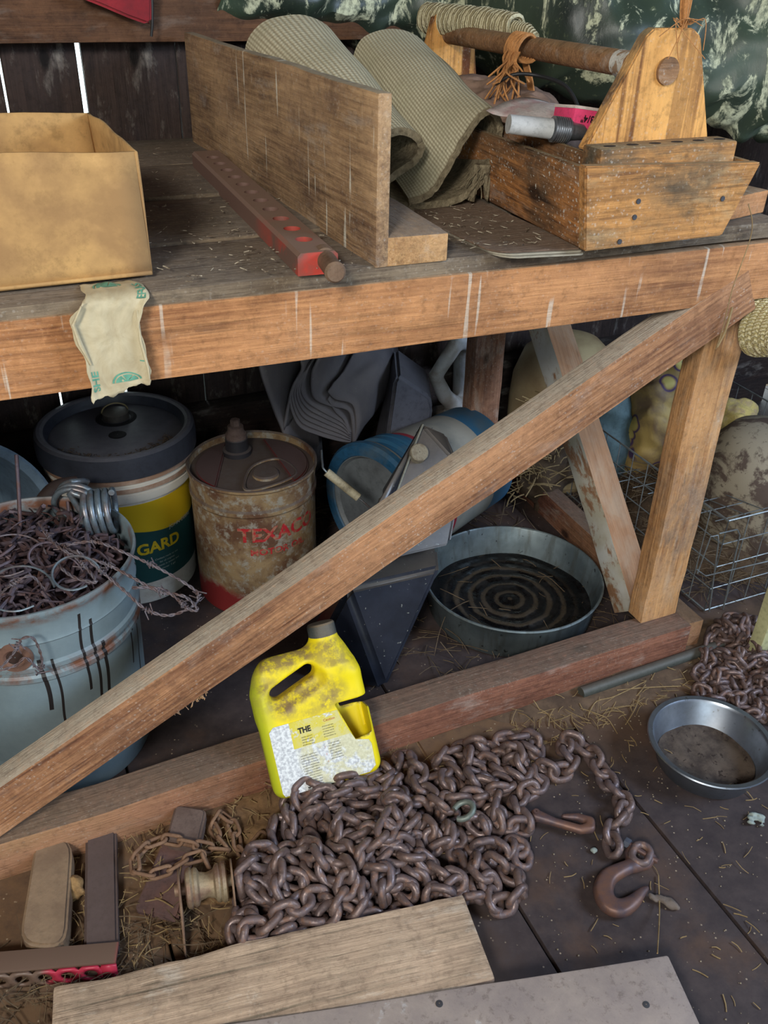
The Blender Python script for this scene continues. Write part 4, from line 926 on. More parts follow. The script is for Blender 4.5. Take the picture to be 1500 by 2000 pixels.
def spring():
    def coil(c, ax, R_, n, wr, leg=None):
        ax = Vector(ax).normalized(); u = ax.orthogonal().normalized(); 
        u = (Vector((0, 0, 1))-ax*ax.z).normalized(); w = ax.cross(u); out = []
        for i in range(int(n*24)+1):
            a = 2*pi*i/24; out.append(Vector(c)+ax*(wr*2.15*(i/24-n/2))+(u*cos(a)+w*sin(a))*R_)
        return out
    S_ = onY(198, 1000, 1.32); c1 = S_; c2 = onY(150, 985, 1.40)
    A = coil(c1, (.95, -.22, .05), .034, 4, .0052)
    root = thing('tine_spring', c1, 'blue grey steel coil spring from a hay rake, standing up out of the pail', 'spring')
    e = A[0]; A = [e+Vector((-.012, .0, -.10)), e+Vector((-.008, .002, -.05))]+A
    tube('coil', catmull([v-c1 for v in A], 2), .0052, WIREB, root, 10)
    Bc = coil(c2, (.45, .85, .1), .036, 3, .0052); e = Bc[-1]; Bc = Bc+[e+Vector((.02, .03, -.02)), e+Vector((.0, .05, -.05))]
    f = Bc[0]; Bc = [f+Vector((.035, -.02, -.10)), f+Vector((.018, -.01, -.05))]+Bc
    tube('coil', catmull([v-c1 for v in Bc], 2), .0052, WIREB, root, 10)
spring()
tag(tube('curved_hose', catmull([onY(60, 1060, 1.42), onY(72, 1000, 1.45), onY(105, 955, 1.47), onY(150, 943, 1.48)], 8), .013, plain('brown_hose', (58, 44, 40), .7), None, 14), 'short curved brown hose standing in the pail behind the coil spring', 'hose')
tag(tube('iron_rod', [onY(32, 888, 1.38), onY(36, 950, 1.36), onY(40, 1040, 1.33)], .0032, SCRAP, None, 8), 'thin iron rod standing upright out of the scrap pail', 'rod')
# ---- blue tub lying behind at far left
tm = plain('blue_tub', (110, 130, 146), .5, 0, None, 0, (60, 70, 84), .6, 8, .1)
mt = Matrix.Translation((-.165, 1.66, .22)) @ Matrix.Rotation(rad(78), 4, 'X') @ Matrix.Rotation(rad(16), 4, 'Y')
root = thing('plastic_tub', (0, 0, 0), 'blue grey tub lying on its side at the far left behind the scrap pail', 'tub', mat=mt)
lathe('tub', [(.001, -.14), (.175, -.14), (.18, -.13), (.20, .08), (.214, .085), (.216, .095), (.210, .10), (.196, .09), (.17, -.125), (.001, -.13)], tm, root, 72)
# ---- grey folded sheeting and grey can behind
def greyroll():
    q = NT('grey_sheeting'); n = q.noise(None, 7, 5); c = q.mix(q.ramp(n, .35, .65), lin((84, 82, 88)), lin((112, 106, 106))); c = q.mix(q.ramp(q.noise(None, 200, 2), .7, .75, 0, .5), c, lin((150, 146, 140))); q.bump(n, .2); gm = q.fin(c, .7)
    Y0 = 1.66; ax = Vector((.20, .19, .07))
    root = thing('grey_sheeting', (.60, 1.72, 0), 'heavy grey sheeting folded over many times, behind the oil can', 'sheeting')
    def ext(name, px, th, depth=1.0, lab=None, yy=Y0):
        P = catmull([onY(x, y, yy) for x, y in px], 5); vs, fs = [], []; N = len(P); S_ = 8
        for j in range(S_+1):
            t = j/S_*depth
            for i, p in enumerate(P): 
                v = p+ax*t+Vector((0, 0, .006*sin(i*.4+j)))*(j > 0); v.y = min(v.y, 1.862); v.z = min(v.z, .835); vs.append(v-root.location)
        for j in range(S_):
            for i in range(N-1): fs.append((j*N+i, j*N+i+1, (j+1)*N+i+1, (j+1)*N+i))
        o = mesh(name, vs, fs, gm, root); thick(o, th, 0); return o
    ext('outer_fold', [(690, 868), (687, 820), (676, 800), (640, 792), (612, 775), (610, 730), (622, 700), (640, 640), (700, 610), (740, 660)], .006)
    ext('outer_fold', [(690, 868), (696, 830), (688, 790), (655, 780), (640, 765)], .005, .8)
    ext('hanging_flap', [(500, 640), (508, 720), (535, 800), (560, 870), (575, 990)], .006, .55)
    ext('hanging_flap', [(500, 640), (560, 660), (590, 715), (570, 760), (553, 840)], .005, .3)
    for k in range(6):
        d = k*9; ext('inner_fold', [(600-d*.2, 722+d*.2), (588-d*.5, 760+d*.3), (600-d*.4, 785+d*1.0), (630-d*.2, 805+d*1.0), (668-d*.1, 826+d*.8), (684, 846+d*.4)], .0035, .6+.04*k)
    ext('inner_fold', [(640, 780), (655, 805), (672, 822), (680, 850)], .004, .5)
    world = root
greyroll()
q = plain('grey_can', (92, 92, 100), .6, 0, (112, 108, 108), .6, None, 0, 10, .2)
root = thing('grey_can', (.862, 1.73, 0), 'dull grey angular can standing between the grey sheeting and the white jug', 'can')
def convex(name, pts, m, parent=None, bev=.006, ang=35):
    bm = bmesh.new(); [bm.verts.new(p) for p in pts]; r_ = bmesh.ops.convex_hull(bm, input=bm.verts)
    bmesh.ops.delete(bm, geom=[v for v in bm.verts if not v.link_faces], context='VERTS')
    bmesh.ops.dissolve_limit(bm, angle_limit=.09, verts=bm.verts, edges=bm.edges)
    if bev: bmesh.ops.bevel(bm, geom=[e for e in bm.edges if e.calc_face_angle(0) > .3], offset=bev, segments=3, affect='EDGES')
    return bmo(name, bm, m, parent, ang)
pts = []
for (px, py, d) in ((778, 732, 0), (840, 775, 0), (846, 800, 0), (770, 745, 0)):
    p = onY(px, py, 1.70); pts += [p-root.location, p-root.location+Vector((.05, .12, .015))]
for p in [onY(760, 780, 1.70), onY(838, 830, 1.70)]: pts += [Vector((p.x-.04, 1.68, 0))-root.location, Vector((p.x, 1.84, 0))-root.location]
convex('can_body', pts, q, root, .008)
# ---- blue pail lying on its side, with bail handle
def lyingpail():
    b0, b1 = Vector((.722, 1.545, .145)), Vector((.998, 1.655, .150)); b1 = b0+(b1-b0).normalized()*.33
    z = (b1-b0).normalized(); mt = frame(b0, Vector((0, 0, 1)).cross(z), z)
    mt = Matrix.Translation(b0) @ z.to_track_quat('Z', 'Y').to_matrix().to_4x4()
    root = thing('blue_pail', (0, 0, 0), 'blue and white plastic pail lying on its side behind the black container', 'pail', mat=mt)
    q = NT('blue_pail_plastic'); zz = q.xyz()[2]; n = q.noise(None, 14, 5)
    c = lin((48, 96, 130)); band = q.ma('MULTIPLY', q.ma('GREATER_THAN', zz, .10), q.ma('LESS_THAN', zz, .255)); c = q.mix(band, c, lin((148, 146, 138)))
    rb = q.ma('MULTIPLY', q.ma('GREATER_THAN', zz, .10), q.ma('LESS_THAN', zz, .112)); c = q.mix(rb, c, lin((150, 44, 58)))
    c = q.mix(q.ramp(n, .5, .7, 0, .5), c, lin((96, 104, 106))); q.bump(n, .1); pm = q.fin(c, .5)
    lathe('bucket', [(.001, .004), (.144, .004), (.147, .012), (.142, .02), (.142, .04), (.150, .042), (.150, .056), (.142, .058), (.142, .066), (.148, .068), (.148, .08), (.141, .082), (.139, .10), (.128, .33), (.124, .335), (.001, .33)], pm, root, 80)
    lathe('lid', [(.001, -.004), (.12, -.004), (.126, -.012), (.150, -.012), (.154, -.008), (.155, .012), (.150, .014)], plain('pale_lid', (112, 118, 122), .5, 0, None, 0, (70, 72, 76), .7, 7, .1), root, 80)
    lathe('lid_ring', [(.128, -.0125), (.13, -.016), (.152, -.016), (.158, -.008), (.158, .004)], plain('ring_blue', (44, 92, 128), .45, 0, None, 0, (92, 104, 110), .6, 12, .1), root, 80)
    inv = mt.inverted()
    h0, h1 = onY(638, 922, 1.47), onY(700, 972, 1.43)
    pts = [inv @ onY(628, 880, 1.53), inv @ onY(630, 905, 1.49), inv @ h0, inv @ h1, inv @ onY(730, 1000, 1.42), inv @ onY(760, 1040, 1.44)]
    tube('bail', catmull(pts, 6), .0022, WIREB, root, 8)
    tube('bail_grip', [inv @ h0, inv @ h1], .009, plain('bail_grip', (176, 166, 140), .6, 0, None, 0, (90, 80, 64), .6, 40, .2), root, 14)
    for k, s in enumerate(('Tractor', 'Hydraulic', 'Fluid')):
        a0 = rad(100); R_ = .1335
        lettering('printing', s, .022, plain('print_dark', (70, 74, 84), .6) if k == 0 else bpy.data.materials['print_dark'], root, lambda x, y, k=k: ((.1375-.003*k+.001)*cos(a0+x/.135), (.1375-.003*k+.001)*sin(a0+x/.135), .140+.026*k-y))
lyingpail()
# ---- black rectangular container leaning back
def blackcan():
    q = NT('black_container'); n = q.noise(None, 12, 6, .65, .3); c = q.mix(q.ramp(n, .35, .65), lin((22, 25, 34)), lin((40, 44, 56)))
    nn = q.noise(None, 26, 6, .7); c = q.mix(q.ma('MULTIPLY', q.ramp(q.up(), .35, .7), q.ramp(nn, .3, .55, .6, .95)), c, lin((104, 96, 88)))
    c = q.mix(q.ramp(q.noise(None, 150, 2), .70, .74, 0, .7), c, lin((150, 150, 140))); q.bump(n, .2, .003); bm_ = q.fin(c, .32, 0, .5)
    def quad(pl, yy, pr_, yr, back, lz):
        a, b = onY(pl[0], pl[1], yy), onY(pr_[0], pr_[1], yr); return [a, b, b+back, a+back]
    L0 = [onZ(590, 1318, .004), onZ(752, 1352, .004)]; bk = Vector((.03, .085, .0)); L0 = [L0[0], L0[1], L0[1]+bk, L0[0]+bk]
    b2 = Vector((.04, .085, -.01))
    L1 = quad((678, 1150), 1.215, (862, 1108), 1.225, b2, 0); L2 = quad((712, 1105), 1.245, (880, 1065), 1.25, b2, 0)
    L3 = quad((742, 1000), 1.315, (893, 990), 1.30, b2, 0); L4 = quad((790, 950), 1.345, (893, 905), 1.345, Vector((.03, .06, -.02)), 0); L5 = quad((824, 829), 1.41, (870, 849), 1.41, Vector((.03, .05, -.03)), 0)
    base = Vector((.53, 1.23, 0)); root = thing('black_container', base, 'tall black rectangular plastic container with a crusty cap, leaning back under the brace', 'container')
    convex('body', [p-base for p in L0+L1], bm_, root, .010)
    convex('shoulder', [p-base for p in [l.lerp(m_, .05) for l, m_ in zip(L2, L1)]+L3], bm_, root, .007)
    convex('neck_section', [p-base for p in [l.lerp(m_, .04) for l, m_ in zip(L3, L4)]+L4+L5], bm_, root, .005)
    fs_ = [onY(738, 1010, 1.30)-base, onY(700, 1060, 1.29)-base, onY(768, 930, 1.33)-base, onY(826, 831, 1.40)-base, onY(834, 850, 1.40)-base, onY(778, 965, 1.33)-base]
    fm = plain('dusty_edge', (128, 128, 118), .7)
    o = mesh('side_plate', [onY(x, y, yy)-base for x, y, yy in ((824, 829, 1.405), (776, 962, 1.338), (740, 1100, 1.28), (690, 1100, 1.28), (738, 985, 1.31))], [(0, 1, 2, 3, 4)], bm_, root); thick(o, .004)
    tube('plate_edge', [onY(x, y, yy)-base for x, y, yy in ((826, 829, 1.402), (800, 895, 1.365), (774, 965, 1.333))], .0025, fm, root, 6)
    c = onY(816, 887, 1.37); nrm = Vector((-.12, -.62, .60)).normalized(); mt = Matrix.Translation(c-base) @ nrm.to_track_quat('Z', 'Y').to_matrix().to_4x4()
    lathe('cap', [(.001, .017), (.016, .017), (.018, .015), (.0185, -.004), (.001, -.004)], plain('crusty_cap', (150, 142, 124), .9, 0, None, 0, (110, 96, 78), .7, 90, .9), root, 28, mat=mt)
blackcan()
# ---- white jug and tan jug at the back
def bigjug(name, label, loc, R_, H, col, stain, hand, rot, wmul=1.0, seed=1):
    root = thing(name, loc, label, 'jug'); q = NT(name+'_plastic'); n = q.noise(None, 8, 7, .65, .3)
    c = q.mix(q.ramp(n, .42, .62), lin(col), lin(stain)); c = q.mix(q.ma('MULTIPLY', q.ramp(q.up(), .1, .7), q.ramp(q.noise(None, 30, 4), .35, .6)), c, lin((120, 106, 90))); q.bump(n, .15, .003); m_ = q.fin(c, .5)
    def fn(X, Y, Z):
        d = rbox(X, Y, Z, (0, 0, H*.42), (R_*wmul, R_, H*.42), R_*.55)
        d = smin(d, caps(X, Y, Z, [(0, 0, H*.8), (0, 0, H*1.0)], [R_*.5, R_*.26]), .03)
        if hand: 
            d = smax(d, -(caps(X, Y, Z, [(-R_*.52, 0, H*.55), (-R_*.34, 0, H*.80)], [R_*.17, R_*.15])), .006)
            d = smax(d, -caps(X, Y, Z, [(-R_*.55, -R_*.9, H*.55), (-R_*.45, -R_*.8, H*.78)], [R_*.42, R_*.35]), .02)
            d = smax(d, -caps(X, Y, Z, [(-R_*.55, R_*.9, H*.55), (-R_*.45, R_*.8, H*.78)], [R_*.42, R_*.35]), .02)
            d = smax(d, -(Z+X*.95-H*.98+R_*.9+.0)*-1*.7, .03) if False else d
        return d
    o = sdfo('jug_body', fn, (-R_*1.4, -R_*1.3, -.02), (R_*1.4, R_*1.3, H*1.1), .006, m_, root); o.rotation_euler = (0, 0, rot)
    lathe('cap', [(.001, H+.03), (R_*.26, H+.03), (R_*.29, H+.025), (R_*.29, H-.01)], m_, root, 24)
def wjug():
    root = thing('white_jug', (1.06, 1.845, 0), 'white plastic jug with a looped handle beside the rear bench leg', 'jug')
    q = NT('white_jug_plastic'); n = q.noise(None, 10, 7, .65, .3); c = q.mix(q.ramp(n, .48, .66), lin((184, 186, 188)), lin((140, 128, 112))); c = q.mix(q.ma('MULTIPLY', q.ramp(q.up(), .1, .7), q.ramp(q.noise(None, 30, 4), .4, .6, 0, .7)), c, lin((126, 112, 98))); m_ = q.fin(c, .45)
    L = root.location; y0 = 1.81
    P = lambda x, y, yy=y0: tuple(onY(x, y, yy)-L)
    def fn(X, Y, Z):
        a = P(895, 665); b = P(850, 735); c_ = P(870, 775); d_ = P(915, 815); t = P(915, 670)
        d = caps(X, Y, Z, [t, a, b, c_, d_, P(925, 850)], [.020, .020, .0175, .020, .028, .036])
        d = smin(d, rbox(X, Y, Z, (-.02, .0, .09), (.045, .05, .11), .035), .03)
        d = smin(d, caps(X, Y, Z, [(P(922, 700)[0], 0, P(922, 690)[2]), (P(924, 830)[0], .0, P(925, 830)[2])], [.030, .040]), .02)
        return d
    sdfo('jug_body', fn, (-.16, -.08, -.02), (.15, .075, .50), .005, m_, root, smooth=2)
    lathe('cap', [(.001, .03), (.022, .03), (.024, .026), (.024, -.01)], m_, root, 24, loc=(P(925, 655)[0], 0, P(925, 655)[2]-.01))
wjug()
def tanjug():
    root = thing('tan_jug', (1.345, 1.755, 0), 'large tan plastic drum right of the rear leg, straw heaped against it', 'jug')
    m_ = NT('tan_plastic'); n = m_.noise(None, 7, 6, .6, .3); c = m_.mix(m_.ramp(n, .4, .65), lin((178, 158, 118)), lin((140, 116, 84))); m_ = m_.fin(c, .6)
    lathe('drum_body', [(.001, 0), (.125, 0), (.135, .02), (.138, .22), (.134, .28), (.112, .345), (.075, .380), (.035, .392), (.001, .394)], m_, root, 64, ang=50)
tanjug()
def stuffstraw(name, n, area_fn, label, L=(.03, .09), rr_=(.0006, .0014), seed=3, m=None, lift=(0, .02), parent=None, thin=4):
    r = random.Random(seed); vs, fs = [], []
    for k in range(n):
        p = Vector(area_fn(r)); a = r.uniform(0, 2*pi); l = r.uniform(*L); d = Vector((cos(a), sin(a), r.gauss(0, .18)))
        p.z += r.uniform(*lift); m_ = p+d*l*.5+Vector((r.uniform(-1, 1), r.uniform(-1, 1), r.uniform(0, .8)))*l*.12; e = p+d*l
        zmin = p.z-.002
        pts = catmull([p, m_, e], 2)
        for w in pts: w.z = max(w.z, .001)
        tube_data(pts, r.uniform(*rr_), thin, False, vs, fs)
    base = Vector((sum(v.x for v in vs)/len(vs), sum(v.y for v in vs)/len(vs), 0)); o = mesh(name, [v-base for v in vs], fs, m, parent, 60); o.location = base
    if label: tag(o, label, 'straw', kind='stuff')
    return o
STR = plain('straw', (158, 134, 94), .8, 0, None, 0, (120, 96, 62), .6, 25, .1); STRD = plain('dull_straw', (112, 94, 72), .9, 0, None, 0, (72, 58, 46), .6, 25, .1)
HAYB = plain('hay_bed', (86, 68, 50), .95, 0, None, 0, (58, 46, 38), .7, 30, 1.0)
def heap(name, cx, cy, sx, sy, h, m, label, seed=1, h_=.008, rough=.25):
    r = np.random.default_rng(seed); n = 44
    def P(u, v):
        x, y = (u-.5)*2, (v-.5)*2; R2 = math.sqrt(x*x+y*y); z = h*max(0, 1-R2*R2)**.8*(1+rough*sin(x*9+seed)*cos(y*11)+rough*.5*sin(x*23+y*19)); return (x*sx, y*sy, z-.002)
    o = patch(name, P, n, n, m); o.location = (cx, cy, 0); tag(o, label, 'heap', kind='stuff'); return o
heap('straw_mound', 1.56, 1.42, .235, .30, .13, HAYB, 'mound of old straw inside the wire crate', 2)
def on_mound(r):
    x, y = r.uniform(-1, 1), r.uniform(-1, 1); R2 = x*x+y*y
    return (1.56+.235*x, 1.42+.29*y, .13*max(0, 1-R2)**.8+.004)
stuffstraw('loose_straw', 1500, on_mound, 'loose straw strewn over the mound in the wire crate', (.03, .10), (.0006, .0013), 8, STRD)
def nest(r):
    t = r.random(); x = r.gauss(0, 1); return (1.215+.07*x*.7, 1.60+.035*r.gauss(0, 1), max(.07, .29-.11*abs(x)+r.uniform(-.06, 0)))
o = stuffstraw('straw_clump', 420, nest, 'clump of straw caught beside the tan drum behind the rear leg', (.03, .08), (.0009, .0018), 9, STR)
o = blobcloth('straw_core', (1.222, 1.61, .135), (.078, .05, .15), HAYB, 7, .012, 60, .007); tag(o, 'dark matted core of the straw clump by the tan drum', 'straw', kind='stuff')
o = blobcloth('weathered_skull', (1.247, 1.565, .312), (.034, .026, .030), plain('chalky_white', (206, 200, 188), .9, 0, None, 0, (120, 100, 84), .6, 40, .5), 9, .006, 70, .004); o.name = 'chalky_lump'; tag(o, 'small chalky white lump on the straw beside the white side brace', 'lump')
# ---- sacks at the back right
def sackmat():
    q = NT('yellow_sack'); v = q.vor(None, 17.0); d = v.outputs['Distance']; n = q.noise(None, 14, 5, .6, .4)
    c = q.mix(q.ramp(n, .4, .6), lin((160, 136, 80)), lin((116, 96, 72)))
    ringm = q.ma('MULTIPLY', q.ramp(d, .30, .34), q.ramp(d, .42, .37)); c = q.mix(ringm, c, lin((70, 52, 86))); c = q.mix(q.ramp(d, .3, .26), c, lin((170, 156, 90))); c = q.mix(q.ramp(d, .07, .04), c, lin((70, 56, 50)))
    q.bump(n, .5, .006); return q.fin(c, .6)
o = blobcloth('feed_sack', (1.64, 1.66, .17), (.105, .09, .22), sackmat(), 21, .020, 26, .007, flat=-.168); o.location = (1.515, 1.56, .17); tag(o, 'crumpled yellow feed sack printed with onion rings, behind the front leg', 'sack')
o = blobcloth('blue_sack', (1.455, 1.72, .13), (.085, .08, .17), plain('teal_sack', (86, 108, 112), .7, 0, None, 0, (60, 74, 80), .7, 12, .5), 23, .012, 30, .007, flat=-.128); o.location = (1.40, 1.63, .13); tag(o, 'limp blue green sack slumped left of the yellow feed sack', 'sack')
o = blobcloth('yellow_glove', (1.79, 1.60, .175), (.055, .05, .065), plain('mottled_yellow', (196, 178, 110), .9, 0, None, 0, (150, 130, 110), .7, 60, .7), 25, .012, 60, .005); o.location = onY(1436, 822, 1.47)
o.name = 'mottled_lump'; tag(o, 'mottled yellow lump lying on the grey drum right of the front leg', 'lump')
def greydrum():
    root = thing('weathered_drum', (1.585, 1.275, 0), 'large weathered grey drum inside the wire crate at right edge', 'drum')
    q = NT('weathered_grey'); n = q.noise(None, 9, 7, .65, .3); c = q.mix(q.ramp(n, .47, .52), lin((146, 136, 118)), lin((84, 70, 62))); c = q.mix(q.ramp(q.noise(None, 80, 3), .6, .66, 0, .7), c, lin((74, 62, 54))); m_ = q.fin(c, .8)
    lathe('drum_body', [(.001, 0), (.12, 0), (.127, .01), (.142, .10), (.143, .19), (.130, .25), (.095, .295), (.04, .312), (.001, .313)], m_, root, 64, ang=60)
greydrum()
# ---- wire crate
def crate():
    GW = plain('galvanised_wire', (148, 156, 158), .45, .6, None, 0, (110, 100, 90), .5, 50, .1)
    x0, x1, y0, y1, H = 1.30, 1.80, 1.095, 1.72, .23; root = thing('wire_crate', ((x0+x1)/2, (y0+y1)/2, 0), 'galvanised wire crate standing behind the right hand bench leg', 'crate'); L = root.location
    def side(a, b, nm, dent=None):
        a, b = Vector(a), Vector(b); vs, fs = [], []; n = int((b-a).length/.052); up_ = Vector((0, 0, H))
        for i in range(n+1):
            p = a.lerp(b, i/n); tube_data([p-L, p+up_-L], .0013, 5, False, vs, fs)
        for k in range(5): z = H*k/4+.002; tube_data([a+Vector((0, 0, z))-L, b+Vector((0, 0, z))-L], .0022 if k in (0, 4) else .0014, 6, False, vs, fs)
        return mesh(nm, vs, fs, GW, root, 60)
    c = [(x0, y0, .003), (x1, y0-.01, .003), (x1+.02, y1, .003), (x0+.012, y1, .003)]
    for i in range(4): side(c[i], c[(i+1) % 4], 'mesh_side')
    # gate panel folded outward on the near side: a bent wire frame
    p = [onY(x, y, 1.085) for x, y in ((1362, 1120), (1388, 1048), (1402, 1045), (1403, 1060), (1385, 1195))]
    vs, fs = [], []; tube_data([v-L for v in p], .0016, 6, False, vs, fs)
    p = [onY(x, y, 1.085) for x, y in ((1405, 1042), (1440, 1034), (1445, 1045), (1412, 1190))]; tube_data([v-L for v in p], .0016, 6, False, vs, fs)
    p = [onY(x, y, 1.085) for x, y in ((1360, 1112), (1378, 1125), (1500, 1096))]; tube_data([v-L for v in p], .0016, 6, False, vs, fs)
    mesh('gate_wires', vs, fs, GW, root, 60)
    # mesh lying across the inside
    vs, fs = [], []
    for i in range(9): a = Vector((x0+.02, y0+.05+i*.052, .20-.012*i)); tube_data([a-L, a+Vector((.42, .03, -.03))-L], .0012, 5, False, vs, fs)
    for i in range(8): a = Vector((x0+.04+i*.052, y0+.04, .205)); tube_data([a-L, a+Vector((.01, .45, -.10))-L], .0012, 5, False, vs, fs)
    mesh('fallen_mesh_panel', vs, fs, GW, root, 60)
crate()

# ================================================================ on the floor in front
q = NT('rusty_chain'); oi = q.n('ShaderNodeObjectInfo'); n = q.noise(None, 34, 6, .65); n2 = q.noise(None, 120, 4)
rnd_ = oi.outputs['Random']
c = q.mix(q.ramp(n, .35, .65), lin((108, 90, 86)), lin((104, 94, 100))); c = q.mix(q.ma('MULTIPLY', rnd_, .5), c, lin((122, 98, 86))); c = q.mix(q.ramp(n2, .52, .66, 0, .7), c, lin((134, 98, 78))); c = q.mix(q.ramp(q.noise(None, 260, 3), .58, .7, 0, .5), c, lin((160, 146, 138)))
q.bump(q.ma('ADD', n, n2), .5, .0012); CH = q.fin(c, q.ramp(n2, .35, .65, .36, .66), .4, .5)
def link_data(L, Wd, d, n=18, k=8):
    R_ = (Wd-d)/2; s = (L-Wd)/2; path = []
    for i in range(n+1): a = -pi/2+pi*i/n; path.append((s+R_*cos(a), R_*sin(a), 0))
    for i in range(n+1): a = pi/2+pi*i/n; path.append((-s+R_*cos(a), R_*sin(a), 0))
    return tube_data(path, d/2, k, True)
def chain(name, nodes, L, Wd, d, m, label, seed, nparts=100, tail=0, cat='chain', k=8, n=9):
    P = [Vector(p)/1000 for p in nodes]; N = len(P); r = random.Random(seed)
    root = thing(name, (sum(p.x for p in P)/N, sum(p.y for p in P)/N, 0), label, cat); L0 = root.location
    vs, fs = link_data(L, Wd, d, n, k); me = bpy.data.meshes.new('link'); me.from_pydata([tuple(v) for v in vs], [], fs); me.update(); shade(me, 80); me.materials.append(m)
    mats = []; ref = Vector((0, 0, 1)); side = (P[1]-P[0]).cross(ref).normalized()
    for i in range(N-1):
        t = (P[i+1]-P[i]).normalized(); side = (side-t*side.dot(t)); side = side.normalized() if side.length > .1 else t.orthogonal().normalized()
        # relax the frame towards horizontal
        hz = Vector((-t.y, t.x, 0)); 
        if hz.length > .2: side = (side*.5+hz.normalized()*(.5 if side.dot(hz) > 0 else -.5)).normalized(); side = (side-t*side.dot(t)).normalized()
        nz = t.cross(side); a = (rad(38) if i % 2 else rad(-52))+r.gauss(0, .42); y = side*cos(a)+nz*sin(a); z = t.cross(y)
        c_ = (P[i]+P[i+1])/2-L0; ext = abs(y.z)*Wd/2+abs(t.z)*(L/2)+d*.25; c_.z = max(c_.z, ext*.86+.001)
        mats.append(Matrix(((t.x, y.x, z.x, c_.x), (t.y, y.y, z.y, c_.y), (t.z, y.z, z.z, c_.z), (0, 0, 0, 1))))
    # the links that show most: topmost where they lie
    def score(i):
        c_ = mats[i].translation+L0; s = 0
        for j in range(len(mats)):
            w = mats[j].translation+L0
            if j != i and (w.x-c_.x)**2+(w.y-c_.y)**2 < (.026)**2 and w.z > c_.z+.004: s -= 1
        dp = (c_-CL).dot(FW); xx = 750+FPX*(c_-CL).dot(RT)/dp; yy = 1000-FPX*(c_-CL).dot(UP)/dp
        if xx > 1490 or xx < 5: s -= 9
        return s-dp*.8
    order = sorted(range(len(mats)), key=score, reverse=True); own = set(order[:nparts])
    for i in order[:nparts]:
        o = bpy.data.objects.new('link', me); C.objects.link(o); o.parent = root; o.matrix_local = mats[i]
    rest = [i for i in range(len(mats)) if i not in own]
    if rest:
        V, F_ = [], []
        for i in rest:
            b = len(V); V += [mats[i] @ Vector(v) for v in vs]; F_ += [tuple(b+x for x in f) for f in fs]
        o = mesh('buried_links', V, F_, m, root, 80); o['kind'] = 'stuff'
    return root, P, mats
